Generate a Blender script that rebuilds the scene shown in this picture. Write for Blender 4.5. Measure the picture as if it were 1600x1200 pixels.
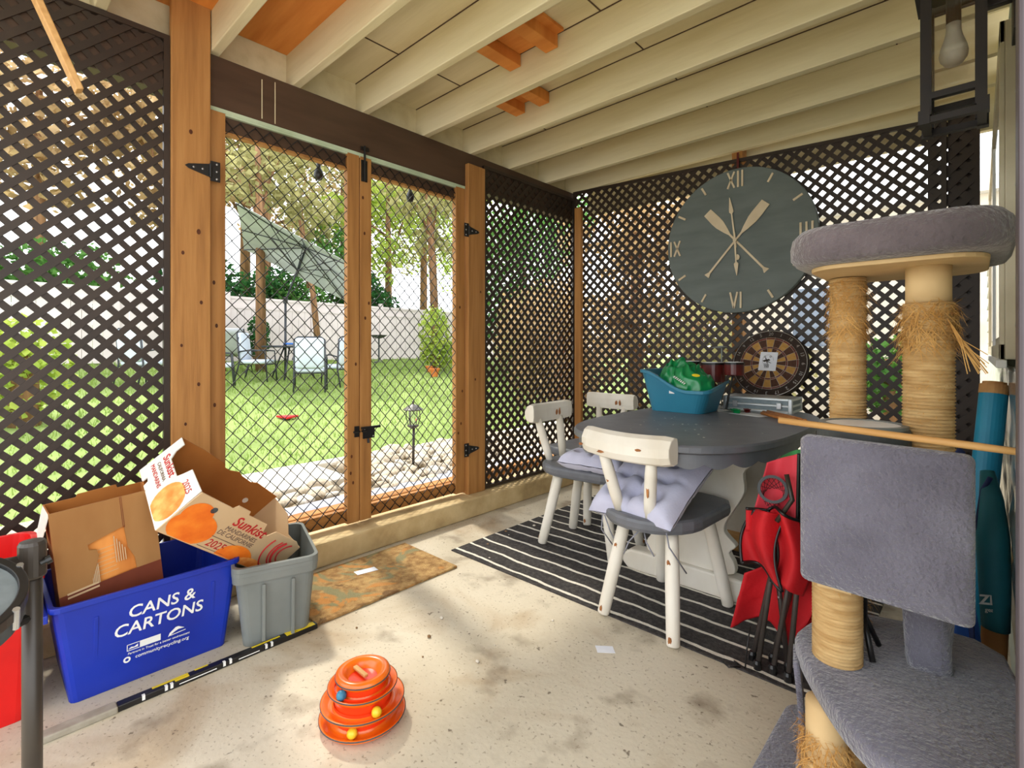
import bpy, math, random
from mathutils import Vector, Matrix, noise
random.seed(7)
for o in list(bpy.data.objects): bpy.data.objects.remove(o)
sc = bpy.context.scene
col = sc.collection
V = Vector
R = math.radians

# ---------------------------------------------------------------- camera, sky, sun, exposure
cd = bpy.data.cameras.new('camera'); cam = bpy.data.objects.new('camera', cd); col.objects.link(cam)
cd.sensor_width = 36; cd.lens = 36*787/1600; cd.shift_y = -53/1600; cd.clip_start = .02; cd.clip_end = 300
cam.location = (0, 0, 1.1); cam.rotation_euler = (R(90), 0, R(42.77)); sc.camera = cam
w = bpy.data.worlds.new('sky'); sc.world = w; w.use_nodes = True
bg = w.node_tree.nodes['Background']; bg.inputs[0].default_value = (.93, .97, 1, 1); bg.inputs[1].default_value = 1.7
sd = bpy.data.lights.new('sun', 'SUN'); sun = bpy.data.objects.new('sun', sd); col.objects.link(sun)
sd.energy = 2.0; sd.angle = R(5); sd.color = (1, .93, .8)
sun.rotation_euler = V((1, -.16, -1.5)).to_track_quat('-Z', 'Y').to_euler(); sun.location = (-8, 4, 10)
vs = sc.view_settings; vs.view_transform = 'Standard'; vs.look = 'None'; vs.gamma = 1; vs.use_curve_mapping = False
vs.exposure = 0.98

# ---------------------------------------------------------------- materials
def lin(c):
    return tuple(((v/255)/12.92 if v/255 <= .04045 else ((v/255+.055)/1.055)**2.4) for v in c)+(1,)
def nd(t, k, **kw):
    n = t.nodes.new(k)
    for a, b in kw.items(): setattr(n, a, b)
    return n
def mat(name, c1, c2=None, scale=8, stretch=(1, 1, 1), rough=.6, bump=0, bscale=None, c3=None, metal=0, spec=.4, det=4, sheen=0,
        trans=0, lo=.35, hi=.65, dist=0, gen=False):
    m = bpy.data.materials.new(name); m.use_nodes = True; t = m.node_tree; b = t.nodes['Principled BSDF']
    b.inputs['Roughness'].default_value = rough; b.inputs['Metallic'].default_value = metal
    b.inputs['Specular IOR Level'].default_value = spec; b.inputs['Sheen Weight'].default_value = sheen
    b.inputs['Transmission Weight'].default_value = trans
    tc = nd(t, 'ShaderNodeTexCoord'); mp = nd(t, 'ShaderNodeMapping'); mp.inputs['Scale'].default_value = stretch
    t.links.new(tc.outputs['Object'], mp.inputs[0])
    if c2 is None: c2 = tuple(v*.88 for v in c1)
    n = nd(t, 'ShaderNodeTexNoise'); n.inputs['Scale'].default_value = scale; n.inputs['Detail'].default_value = det
    n.inputs['Distortion'].default_value = dist
    t.links.new(mp.outputs[0], n.inputs[0])
    r = nd(t, 'ShaderNodeValToRGB'); e = r.color_ramp.elements
    e[0].position = lo; e[0].color = lin(c2); e[1].position = hi; e[1].color = lin(c1)
    if c3: x = e.new((lo+hi)/2); x.color = lin(c3)
    t.links.new(n.outputs[0], r.inputs[0]); t.links.new(r.outputs[0], b.inputs['Base Color'])
    if bump:
        n2 = nd(t, 'ShaderNodeTexNoise'); n2.inputs['Scale'].default_value = bscale or scale*3; n2.inputs['Detail'].default_value = 3
        t.links.new(mp.outputs[0], n2.inputs[0])
        bn = nd(t, 'ShaderNodeBump'); bn.inputs['Strength'].default_value = bump; bn.inputs['Distance'].default_value = .01
        t.links.new(n2.outputs[0], bn.inputs['Height']); t.links.new(bn.outputs[0], b.inputs['Normal'])
    m['n'] = 1
    return m
def leafmat(name, c1, c2, scale=3):
    m = mat(name, c1, c2, scale=scale, rough=.7, spec=.2, lo=.3, hi=.7)
    t = m.node_tree; b = t.nodes['Principled BSDF']; out = t.nodes['Material Output']
    tr = nd(t, 'ShaderNodeBsdfTranslucent'); mx = nd(t, 'ShaderNodeMixShader'); mx.inputs[0].default_value = .4
    src = b.inputs['Base Color'].links[0].from_socket
    t.links.new(src, tr.inputs[0]); t.links.new(b.outputs[0], mx.inputs[1]); t.links.new(tr.outputs[0], mx.inputs[2])
    t.links.new(mx.outputs[0], out.inputs[0]); return m
M = {}
M['pine'] = mat('pine wood', (182, 130, 72), (146, 98, 50), 3, (9, 9, .6), .65, .12, c3=(170, 118, 62), lo=.3, hi=.7)
M['pine2'] = mat('weathered pine', (186, 130, 68), (150, 98, 46), 3, (7, 7, .5), .7, .15, lo=.3, hi=.7)
M['knot'] = mat('pine knot', (96, 50, 18), (70, 34, 12), 20, rough=.7)
M['cream'] = mat('cream painted wood', (226, 214, 178), (206, 191, 150), 2.2, (.6, 5, 5), .55, .1, 12, c3=(219, 206, 168), lo=.3, hi=.75)
M['rawply'] = mat('bare plywood', (226, 148, 70), (200, 118, 46), 2, (1, 8, 1), .7, .08, lo=.3, hi=.7)
M['brown'] = mat('dark brown paint and rail shade', (84, 62, 46), (70, 50, 36), 3, (4, .6, 4), .5, .04)  # paint on the beam; on the gate top rails the brown stands for shade
M['trimgreen'] = mat('pale green trim', (196, 210, 180), (170, 186, 152), 6, rough=.6)
M['lattice'] = mat('dark brown lattice plastic', (56, 42, 31), (44, 32, 23), 4, rough=.5, spec=.45)
M['lattice2'] = mat('dark brown lattice plastic worn', (58, 44, 36), (46, 34, 26), 4, rough=.5)
M['black'] = mat('black metal', (24, 22, 22), (16, 15, 15), 10, rough=.4, spec=.5)
M['wire'] = mat('black vinyl wire', (30, 26, 24), (22, 19, 18), 10, rough=.5)
M['steel'] = mat('bright screw steel', (200, 200, 200), (160, 160, 160), 10, rough=.3, metal=.8)
M['curb'] = mat('rough concrete curb', (208, 184, 138), (150, 126, 84), 5, (1, 1, 1), .85, .5, 40, c3=(188, 162, 116), lo=.28, hi=.62, det=8)
M['whitep'] = mat('chipped white paint', (232, 226, 214), (214, 205, 188), 5, (1, 1, .5), .5, .12, 14)
M['seatgrey'] = mat('dark grey paint', (114, 116, 122), (92, 94, 100), 4, (2, 2, 2), .38, .05, lo=.25, hi=.75)
M['chip'] = mat('bare wood chip', (176, 116, 66), (132, 80, 42), 20, rough=.8)
M['cushion'] = mat('lavender grey cotton', (192, 192, 212), (176, 176, 198), 6, rough=.9, bump=.1, bscale=120, sheen=.2)
M['tape'] = mat('grey cotton tie', (150, 150, 160), None, 20, rough=.9)
M['plush'] = mat('grey plush', (118, 116, 129), (82, 79, 91), 7, rough=.95, bump=1, bscale=110, c3=(102, 99, 112), sheen=.5, det=6, lo=.25, hi=.75)
M['plush2'] = mat('grey brown plush', (114, 103, 107), (88, 79, 83), 7, rough=.95, bump=.9, bscale=90, sheen=.5, det=6)
M['sisal'] = mat('sisal rope', (206, 172, 120), (176, 138, 86), 14, (1, 1, 6), .85, .5, 60)
M['fibre'] = mat('frayed sisal fibre', (214, 168, 100), (186, 136, 70), 20, rough=.9)
M['board'] = mat('pressed board', (214, 184, 136), (200, 168, 120), 8, rough=.8)
M['card'] = mat('brown cardboard', (160, 116, 68), (144, 100, 54), 3, (3, 3, 1), .85, .05, lo=.3, hi=.7)
M['cardin'] = mat('cardboard inner', (172, 108, 46), (150, 88, 32), 3, rough=.85)
M['cardprint'] = mat('printed cardboard tan', (206, 176, 136), (192, 160, 120), 3, rough=.7)
M['cardwhite'] = mat('printed cardboard white', (232, 226, 216), (220, 212, 200), 3, rough=.6)
M['cardred'] = mat('printed cardboard dark red', (120, 52, 22), (100, 40, 16), 6, rough=.7)
M['orangeprint'] = mat('printed orange fruit', (242, 138, 40), (226, 104, 18), 14, rough=.6, c3=(236, 120, 28))
M['peelprint'] = mat('printed peeled fruit', (250, 176, 96), (232, 122, 40), 22, rough=.6, c3=(244, 146, 66))
M['redink'] = mat('red ink', (188, 40, 40), (170, 30, 32), 10, rough=.6)
M['whiteink'] = mat('white ink', (240, 240, 236), (228, 228, 224), 10, rough=.5)
M['greyink'] = mat('grey ink', (120, 96, 80), None, 10, rough=.6)
M['blackink'] = mat('black ink', (34, 34, 36), None, 10, rough=.6)
M['bluebin'] = mat('blue plastic', (14, 50, 172), (10, 38, 146), 3, rough=.42, spec=.5)
M['greybin'] = mat('grey plastic', (122, 126, 122), (106, 110, 106), 4, rough=.45)
M['redplast'] = mat('red plastic', (222, 26, 22), (198, 16, 16), 4, rough=.4)
M['darkgrey'] = mat('dark grey rubber', (72, 76, 78), (58, 62, 64), 20, rough=.6)
M['drumhead'] = mat('grey drum head', (112, 118, 118), (98, 104, 104), 30, rough=.7)
M['rack'] = mat('dark bronze tube', (60, 52, 44), (48, 40, 34), 6, rough=.4, spec=.5)
M['toyorange'] = mat('glossy orange plastic', (236, 116, 22), (222, 88, 10), 5, rough=.25, spec=.6)
M['toyred'] = mat('red orange plastic', (240, 66, 20), (224, 48, 14), 5, rough=.3, spec=.6)
M['toyyel'] = mat('yellow ball', (236, 200, 50), (210, 170, 30), 20, rough=.35)
M['toyblue'] = mat('teal ball', (60, 130, 160), (40, 90, 120), 40, rough=.35)
M['clockface'] = mat('slate grey clock face', (112, 120, 117), (98, 106, 103), 3, (1, 1, 4), .6, .04)
M['clocknum'] = mat('cream clock numeral', (226, 208, 178), (212, 192, 160), 6, rough=.6)
M['teal'] = mat('teal tub plastic', (52, 132, 160), (42, 116, 146), 3, rough=.38, spec=.5)
M['greenbag'] = mat('green plastic bag', (14, 150, 84), (8, 118, 62), 4, rough=.28, spec=.6)
M['yellowink'] = mat('yellow ink', (240, 210, 40), None, 10, rough=.5)
M['drumred'] = mat('dark red drum lacquer', (110, 36, 30), (80, 22, 20), 10, rough=.3, spec=.6)
M['white'] = mat('white plastic', (232, 232, 232), (222, 222, 222), 10, rough=.5)
M['brass'] = mat('dull metal', (128, 134, 130), (110, 116, 112), 10, rough=.35, metal=.7)
M['dartblack'] = mat('dark sisal dartboard', (58, 44, 36), (44, 32, 26), 60, rough=.8)
M['darttan'] = mat('tan dartboard wedge', (186, 142, 76), (170, 126, 62), 60, rough=.8)
M['dartbrown'] = mat('brown dartboard wedge', (84, 52, 36), (68, 40, 28), 60, rough=.8)
M['paper'] = mat('white paper', (236, 238, 244), (226, 228, 236), 10, rough=.8)
M['alum'] = mat('aluminium', (206, 210, 210), (184, 188, 190), 6, rough=.35, metal=.6)
M['alumpanel'] = mat('grey case panel', (136, 150, 156), (120, 134, 140), 30, rough=.5)
M['stick'] = mat('honey wood stick', (196, 126, 60), (172, 102, 44), 6, (6, 6, 6), .5)
M['dowel'] = mat('pale wood dowel', (206, 160, 100), (184, 136, 78), 5, (.7, 8, 8), .55)
M['redfab'] = mat('red chair canvas', (216, 26, 36), (178, 14, 24), 4, rough=.7, bump=.15, bscale=90)
M['pinkfab'] = mat('sunlit red canvas lining', (226, 70, 84), (200, 50, 64), 4, rough=.7)  # lit copy of the red canvas, sunlight put into the lighter colour
M['mesh'] = mat('black mesh fabric', (30, 28, 30), None, 30, rough=.8)
M['greenfab'] = mat('green canvas', (70, 160, 90), (50, 120, 66), 20, rough=.7)
M['tube'] = mat('dark grey chair tube', (74, 66, 62), (58, 52, 48), 8, rough=.4, spec=.5)
M['navy'] = mat('navy canvas', (30, 48, 100), (20, 34, 78), 8, rough=.7, bump=.1, bscale=80)
M['bluefab'] = mat('blue canvas', (38, 92, 176), (26, 72, 150), 8, rough=.7)
M['tealroll'] = mat('teal roll vinyl', (34, 142, 178), (24, 122, 158), 4, rough=.45)
M['tealbag'] = mat('teal nylon', (38, 118, 132), (26, 98, 112), 6, rough=.6)
M['tancore'] = mat('tan paper core', (196, 150, 96), (170, 120, 70), 20, rough=.8)
M['siding'] = mat('pale grey green siding', (206, 212, 200), (188, 194, 180), 3, (1, 1, 6), .5)
M['wintrim'] = mat('cream window trim', (210, 200, 178), (192, 180, 156), 6, rough=.5)
M['bronze'] = mat('dark bronze lantern', (34, 26, 23), (26, 20, 18), 10, rough=.45, spec=.4)
M['bulb'] = mat('frosted bulb', (226, 218, 198), (220, 212, 190), 10, rough=.3)
M['doorjamb'] = mat('dark plum grey door frame', (92, 84, 90), (80, 72, 78), 6, rough=.45)
M['mulch'] = mat('bare soil', (150, 118, 84), (110, 82, 54), 6, rough=.95, bump=.6, bscale=30)
M['ground'] = mat('lawn soil', (134, 152, 84), (112, 130, 66), 1.2, rough=.95, bump=.4, bscale=30, c3=(124, 142, 74), det=8)
M['rock'] = mat('pale river rock', (222, 214, 200), (184, 174, 158), 4, rough=.85, bump=.3, bscale=16)
M['rock2'] = mat('warm grey river rock', (200, 186, 164), (160, 146, 124), 4, rough=.85, bump=.3, bscale=16)
M['gravel'] = mat('crushed gravel', (196, 184, 162), (140, 128, 108), 30, rough=.95, bump=.8, bscale=50)
M['fabricgrey'] = mat('grey landscape fabric', (170, 172, 182), (140, 142, 152), 4, rough=.9, bump=.3, bscale=12)
M['edging'] = mat('pale concrete edging', (222, 216, 204), (200, 192, 178), 5, rough=.85, bump=.2)
M['timber'] = mat('landscape timber', (178, 124, 66), (146, 96, 46), 3, (6, .6, 6), .8, .2)
M['fence'] = mat('pinkish white vinyl fence', (218, 206, 204), (206, 194, 192), 2, rough=.6)
M['bark'] = mat('tree bark', (150, 112, 78), (112, 80, 54), 4, (4, 4, .6), .9, .5)
M['leafg'] = leafmat('green leaves', (112, 158, 78), (64, 114, 50))
M['leafd'] = leafmat('dark evergreen leaves', (64, 118, 58), (36, 76, 40))
M['leafo'] = leafmat('olive brown needles', (186, 180, 124), (140, 134, 88))
M['leafb'] = leafmat('dry brown needles', (206, 176, 130), (156, 130, 94))
M['leafy'] = leafmat('yellow green leaves', (190, 200, 96), (140, 168, 66))
M['grass'] = leafmat('lawn grass blades', (158, 178, 98), (126, 152, 76), 1.5)
M['canvas'] = mat('pale grey canvas', (206, 206, 212), (194, 194, 202), 3, rough=.8)
M['sling'] = mat('pale blue grey cushion', (208, 216, 228), (196, 204, 218), 3, rough=.85)
M['patio'] = mat('dark patio frame', (58, 60, 66), (46, 48, 54), 6, rough=.45)
M['towel'] = mat('blue towel', (70, 124, 196), (56, 104, 176), 6, rough=.9)
M['terra'] = mat('terracotta', (214, 128, 66), (196, 108, 50), 8, rough=.8)
M['stucco'] = mat('cream stucco', (226, 216, 200), (212, 200, 182), 5, rough=.9)
M['seal'] = mat('clear polythene', (226, 230, 230), None, 4, rough=.15, trans=.75, spec=.6)
M['glass'] = mat('window glass', (120, 132, 150), (104, 116, 134), 2, rough=.05, spec=.7)
M['clear'] = mat('clear glass', (240, 240, 240), (236, 236, 236), 2, rough=.02, trans=1)

def links(m): return m.node_tree, m.node_tree.nodes['Principled BSDF']
# concrete floor with stains and specks
m = mat('worn painted concrete', (208, 198, 178), (182, 170, 146), 1.6, rough=.7, bump=.12, bscale=60, c3=(200, 189, 167), det=8, lo=.3, hi=.68)
t, b = links(m); src = b.inputs['Base Color'].links[0].from_socket
tc = nd(t, 'ShaderNodeTexCoord')
def layer(t, prev, scale, det, lo, hi, colr, fac=1, dist=0):
    n = nd(t, 'ShaderNodeTexNoise'); n.inputs['Scale'].default_value = scale; n.inputs['Detail'].default_value = det; n.inputs['Distortion'].default_value = dist
    t.links.new(tc.outputs['Object'], n.inputs[0])
    mr = nd(t, 'ShaderNodeMapRange'); mr.inputs[1].default_value = lo; mr.inputs[2].default_value = hi; mr.inputs[4].default_value = fac
    t.links.new(n.outputs[0], mr.inputs[0])
    mx = nd(t, 'ShaderNodeMix', data_type='RGBA'); t.links.new(mr.outputs[0], mx.inputs[0])
    t.links.new(prev, mx.inputs[6]); mx.inputs[7].default_value = lin(colr); return mx.outputs[2]
src = layer(t, src, 2.2, 9, .54, .72, (158, 130, 94), .8, .6)
src = layer(t, src, 5.5, 7, .58, .74, (120, 104, 84), .75)
src = layer(t, src, 90, 2, .62, .72, (130, 116, 96), .6)
src = layer(t, src, 38, 3, .69, .74, (96, 82, 66), .8)
t.links.new(src, b.inputs['Base Color']); M['floor'] = m
# striped rug: charcoal weave with wavy white lines
m = mat('striped woven rug', (70, 66, 64), (44, 42, 42), 60, rough=.95, bump=.6, bscale=140, c3=(58, 54, 52))
t, b = links(m); src = b.inputs['Base Color'].links[0].from_socket
tc = nd(t, 'ShaderNodeTexCoord'); sp = nd(t, 'ShaderNodeSeparateXYZ'); t.links.new(tc.outputs['Object'], sp.inputs[0])
n = nd(t, 'ShaderNodeTexNoise'); n.inputs['Scale'].default_value = 5; n.inputs['Detail'].default_value = 5; t.links.new(tc.outputs['Object'], n.inputs[0])
def mth(t, op, a, b=None, c=None):
    x = nd(t, 'ShaderNodeMath', operation=op)
    for i, q in enumerate((a, b, c)):
        if q is None: continue
        if isinstance(q, (int, float)): x.inputs[i].default_value = q
        else: t.links.new(q, x.inputs[i])
    return x.outputs[0]
wob = mth(t, 'MULTIPLY', mth(t, 'SUBTRACT', n.outputs[0], .5), .045)
fr = mth(t, 'FRACT', mth(t, 'MULTIPLY', mth(t, 'ADD', sp.outputs[1], wob), 1/.1035))
msk = mth(t, 'LESS_THAN', fr, .16)
mx = nd(t, 'ShaderNodeMix', data_type='RGBA'); t.links.new(msk, mx.inputs[0]); t.links.new(src, mx.inputs[6]); mx.inputs[7].default_value = lin((226, 220, 206))
t.links.new(mx.outputs[2], b.inputs['Base Color']); M['rug'] = m
M['griptape'] = mat('worn grey tape', (172, 164, 148), (150, 142, 126), 20, rough=.8)
# leafy coir doormat
m = mat('leaf patterned coir', (196, 160, 104), (150, 112, 66), 30, rough=.95, bump=1, bscale=160, c3=(176, 138, 86), det=6)
t, b = links(m); src = b.inputs['Base Color'].links[0].from_socket; tc = nd(t, 'ShaderNodeTexCoord')
src = layer(t, src, 5, 3, .50, .56, (140, 140, 104), .85, 1.5)
src = layer(t, src, 4.3, 2, .56, .62, (206, 140, 70), .8, 2)
src = layer(t, src, 7, 4, .60, .66, (110, 78, 48), .8, 1)
t.links.new(src, b.inputs['Base Color']); M['mat'] = m

# ---------------------------------------------------------------- geometry helpers
def wm(o):
    m = Matrix.Identity(4)
    while o is not None: m = o.matrix_basis @ m; o = o.parent
    return m
class MB:
    def __init__(s): s.v = []; s.f = []; s.mi = []; s.cur = 0
    def add(s, vs_, fs):
        k = len(s.v); s.v += [V(p) for p in vs_]
        for f in fs: s.f.append([i+k for i in f]); s.mi.append(s.cur)
        return s
    def box(s, x0, x1, y0, y1, z0, z1):
        return s.add([(x, y, z) for z in (z0, z1) for y in (y0, y1) for x in (x0, x1)],
                     [(0, 2, 3, 1), (4, 5, 7, 6), (0, 1, 5, 4), (2, 6, 7, 3), (0, 4, 6, 2), (1, 3, 7, 5)])
    def obox(s, o, ex, ey, ez):     # corner + three edge vectors
        o, ex, ey, ez = V(o), V(ex), V(ey), V(ez)
        return s.add([o+ex*i+ey*j+ez*k for k in (0, 1) for j in (0, 1) for i in (0, 1)],
                     [(0, 2, 3, 1), (4, 5, 7, 6), (0, 1, 5, 4), (2, 6, 7, 3), (0, 4, 6, 2), (1, 3, 7, 5)])
    def bar(s, a, b, wd, th, up=(0, 0, 1)):
        a, b = V(a), V(b); d = (b-a); u = V(up); sx = d.cross(u).normalized(); uu = sx.cross(d).normalized()
        return s.obox(a-sx*wd/2-uu*th/2, d, sx*wd, uu*th)
    def tube(s, pts, r, n=8, caps=True):
        pts = [V(p) for p in pts]; rs = r if isinstance(r, (list, tuple)) else [r]*len(pts); k = len(s.v); prev = None
        for i, p in enumerate(pts):
            d = (pts[min(i+1, len(pts)-1)]-pts[max(i-1, 0)]).normalized()
            if prev is None: a = d.orthogonal().normalized()
            else: a = (prev-d*prev.dot(d)).normalized()
            prev = a; b_ = d.cross(a)
            for j in range(n):
                q = 2*math.pi*j/n; s.v.append(p+(a*math.cos(q)+b_*math.sin(q))*rs[i])
        for i in range(len(pts)-1):
            for j in range(n):
                s.f.append([k+i*n+j, k+i*n+(j+1) % n, k+(i+1)*n+(j+1) % n, k+(i+1)*n+j]); s.mi.append(s.cur)
        if caps:
            s.f.append([k+j for j in range(n)][::-1]); s.f.append([k+(len(pts)-1)*n+j for j in range(n)]); s.mi += [s.cur]*2
        return s
    def lathe(s, prof, n=24, c=(0, 0, 0), sq=(1, 1), cap=True):
        k = len(s.v)
        for (r, z) in prof:
            for j in range(n):
                q = 2*math.pi*j/n; s.v.append(V((c[0]+r*sq[0]*math.cos(q), c[1]+r*sq[1]*math.sin(q), c[2]+z)))
        for i in range(len(prof)-1):
            for j in range(n):
                s.f.append([k+i*n+j, k+i*n+(j+1) % n, k+(i+1)*n+(j+1) % n, k+(i+1)*n+j]); s.mi.append(s.cur)
        if cap and prof[0][0] > 1e-6: s.f.append([k+j for j in range(n)][::-1]); s.mi.append(s.cur)
        if cap and prof[-1][0] > 1e-6: s.f.append([k+(len(prof)-1)*n+j for j in range(n)]); s.mi.append(s.cur)
        return s
    def prism(s, poly, fr, d0, d1):    # 2D polygon in frame fr (Matrix), extruded along local z
        n = len(poly)
        vs_ = [fr @ V((p[0], p[1], d)) for d in (d0, d1) for p in poly]
        return s.add(vs_, [list(range(n))[::-1], list(range(n, 2*n))]+[(i, (i+1) % n, n+(i+1) % n, n+i) for i in range(n)])
    def rings(s, rs, close0=True, close1=True):
        k = len(s.v); n = len(rs[0])
        for r in rs: s.v += [V(p) for p in r]
        for i in range(len(rs)-1):
            for j in range(n):
                s.f.append([k+i*n+j, k+i*n+(j+1) % n, k+(i+1)*n+(j+1) % n, k+(i+1)*n+j]); s.mi.append(s.cur)
        if close0: s.f.append([k+j for j in range(n)][::-1]); s.mi.append(s.cur)
        if close1: s.f.append([k+(len(rs)-1)*n+j for j in range(n)]); s.mi.append(s.cur)
        return s
    def grid(s, fn, nu, nv):
        vs_ = [fn(i/nu, j/nv) for j in range(nv+1) for i in range(nu+1)]
        return s.add(vs_, [(j*(nu+1)+i, j*(nu+1)+i+1, (j+1)*(nu+1)+i+1, (j+1)*(nu+1)+i) for j in range(nv) for i in range(nu)])
    def sphere(s, c, r, n=12, m_=8):
        rx, ry, rz = r if isinstance(r, (tuple, list)) else (r, r, r)
        return s.lathe([(max(math.sin(math.pi*i/m_), 1e-7), -math.cos(math.pi*i/m_)*rz) for i in range(m_+1)], n, c, (rx, ry))
    def build(s, name, mt, parent=None, smooth=False, bevel=0, thick=0, sub=0, local=False, kind=None, label=None):
        vs_ = s.v; loc = None
        if parent is not None and not local:
            iv = wm(parent).inverted(); vs_ = [iv @ p for p in vs_]
        if parent is None and not local:
            lo = [min(p[i] for p in vs_) for i in range(3)]; hi = [max(p[i] for p in vs_) for i in range(3)]
            loc = V(((lo[0]+hi[0])/2, (lo[1]+hi[1])/2, lo[2])); vs_ = [p-loc for p in vs_]
        me = bpy.data.meshes.new(name); me.from_pydata([tuple(p) for p in vs_], [], s.f)
        ms = mt if isinstance(mt, (list, tuple)) else [mt]
        for q in ms: me.materials.append(M[q])
        if len(ms) > 1: me.polygons.foreach_set('material_index', s.mi)
        if smooth: me.polygons.foreach_set('use_smooth', [True]*len(me.polygons))
        me.update()
        o = bpy.data.objects.new(name, me); col.objects.link(o)
        if loc is not None: o.location = loc
        if parent is not None: o.parent = parent
        if thick: q = o.modifiers.new('solid', 'SOLIDIFY'); q.thickness = thick; q.offset = 0
        if bevel: q = o.modifiers.new('bevel', 'BEVEL'); q.width = bevel; q.segments = 2; q.limit_method = 'ANGLE'; q.angle_limit = R(40)
        if sub: q = o.modifiers.new('sub', 'SUBSURF'); q.levels = sub; q.render_levels = sub
        if kind: o['kind'] = kind
        if label: o['label'] = label
        return o
def tag(o, label, cat, group=None, kind=None):
    o['label'] = label; o['category'] = cat
    if group: o['group'] = group
    if kind: o['kind'] = kind
    return o
def struct(o, label=None):
    o['kind'] = 'structure'
    if label: o['label'] = label
    return o
def thing(name, label, cat, loc=(0, 0, 0), rz=0, group=None):
    o = bpy.data.objects.new(name, None); col.objects.link(o); o.location = loc; o.rotation_euler = (0, 0, rz); o.empty_display_size = .1
    return tag(o, label, cat, group)
def dup(o, parent=None):
    c = o.copy(); col.objects.link(c)
    if parent is not None: c.parent = parent
    for ch in [q for q in o.children]: dup(ch, c)
    return c
def frame(o, ex, ey):
    ex = V(ex).normalized(); ey = V(ey); ey = (ey-ex*ey.dot(ex)).normalized(); ez = ex.cross(ey)
    return Matrix(((ex.x, ey.x, ez.x, o[0]), (ex.y, ey.y, ez.y, o[1]), (ex.z, ey.z, ez.z, o[2]), (0, 0, 0, 1)))
def rrect(x0, x1, y0, y1, r, n=4):
    pts = []
    for cx, cy, a0 in ((x1-r, y1-r, 0), (x0+r, y1-r, 90), (x0+r, y0+r, 180), (x1-r, y0+r, 270)):
        for i in range(n+1): a = R(a0+90*i/n); pts.append((cx+r*math.cos(a), cy+r*math.sin(a)))
    return pts
def smooth_poly(P_, n=4):
    out = []
    for i in range(len(P_)):
        p0, p1, p2, p3 = [V(P_[(i+j-1) % len(P_)]) for j in range(4)]
        for q in range(n):
            u = q/n; out.append((.5*((2*p1)+(-p0+p2)*u+(2*p0-5*p1+4*p2-p3)*u*u+(-p0+3*p1-3*p2+p3)*u**3)).to_tuple())
    return out
def dense(poly, m_=.02):
    out = []
    for i in range(len(poly)):
        p, q = V(poly[i]), V(poly[(i+1) % len(poly)]); k = max(1, int((q-p).length/m_))
        out += [tuple(p+(q-p)*j/k) for j in range(k)]
    return out
def text(body, name, mt, parent, fr, size, align='CENTER', shear=0, depth=.0006, spacing=1, bold=0):
    c = bpy.data.curves.new(name, 'FONT'); c.body = body; c.size = size; c.align_x = align; c.extrude = depth; c.shear = shear; c.space_character = spacing
    c.resolution_u = 3; c.offset = bold
    o = bpy.data.objects.new(name, c); col.objects.link(o); bpy.context.view_layer.update()
    me = bpy.data.meshes.new_from_object(o.evaluated_get(bpy.context.evaluated_depsgraph_get())); bpy.data.objects.remove(o)
    me.materials.clear(); me.materials.append(M[mt])
    o = bpy.data.objects.new(name, me); col.objects.link(o); o.parent = parent; o.matrix_basis = wm(parent).inverted() @ fr; return o
def clip(poly, x0, x1, z0, ztop):   # clip convex 2D polygon to box with sloping top z <= ztop(x) = (a, b): a+b*x
    a, b = ztop
    for fn in (lambda p: p[0]-x0, lambda p: x1-p[0], lambda p: p[1]-z0, lambda p: a+b*p[0]-p[1]):
        out = []
        for i in range(len(poly)):
            p, q = poly[i], poly[(i+1) % len(poly)]; fp, fq = fn(p), fn(q)
            if fp >= 0: out.append(p)
            if (fp >= 0) != (fq >= 0): u = fp/(fp-fq); out.append((p[0]+(q[0]-p[0])*u, p[1]+(q[1]-p[1])*u))
        poly = out
        if not poly: return []
    return poly
def lattice(label, fr, u0, u1, z0, ztop, mt='lattice', pitch=.0765, wd=.0245, th=.0045, off=0, frame_w=.022, loc=None):
    zt = max(ztop[0]+ztop[1]*u0, ztop[0]+ztop[1]*u1)
    root = thing('lattice_panel', label, 'lattice', loc)
    for lay in (0, 1):
        sgn = 1 if lay == 0 else -1; k0 = int(-(zt-z0+u1-u0)/pitch)-2; k1 = -k0
        for k in range(k0, k1):
            # centre line u + sgn*z = c
            c = (u0 if sgn > 0 else u0-z0)+(z0 if sgn > 0 else 0)+k*pitch+off
            h = wd/math.sqrt(2)
            # strip: points where |u + sgn*z - c| < h*... in rotated frame
            zz0, zz1 = z0-.2, zt+.2; d = wd/2*math.sqrt(2)
            poly = [(c-sgn*zz0-d, zz0), (c-sgn*zz0+d, zz0), (c-sgn*zz1+d, zz1), (c-sgn*zz1-d, zz1)]
            poly = clip(poly, u0, u1, z0, ztop)
            if len(poly) < 3: continue
            area = abs(sum(poly[i][0]*poly[(i+1) % len(poly)][1]-poly[(i+1) % len(poly)][0]*poly[i][1] for i in range(len(poly))))/2
            if area < 2e-4: continue
            MB().prism(poly, fr, lay*(th+.0006), lay*(th+.0006)+th).build('slat', mt, root)
    f = frame_w
    if f:
        tops = [(u0, ztop[0]+ztop[1]*u0), (u1, ztop[0]+ztop[1]*u1)]
        MB().prism([(u0, tops[0][1]-f), (u1, tops[1][1]-f), (u1, tops[1][1]), (u0, tops[0][1])], fr, -.006, .016).build('edge_channel', mt, root)
        MB().prism([(u0, z0), (u1, z0), (u1, z0+f), (u0, z0+f)], fr, -.006, .016).build('edge_channel', mt, root)
        MB().prism([(u0, z0+f), (u0+f, z0+f), (u0+f, tops[0][1]-f), (u0, tops[0][1]-f)], fr, -.006, .016).build('edge_channel', mt, root)
        MB().prism([(u1-f, z0+f), (u1, z0+f), (u1, tops[1][1]-f), (u1-f, tops[1][1]-f)], fr, -.006, .016).build('edge_channel', mt, root)
    return root

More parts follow.
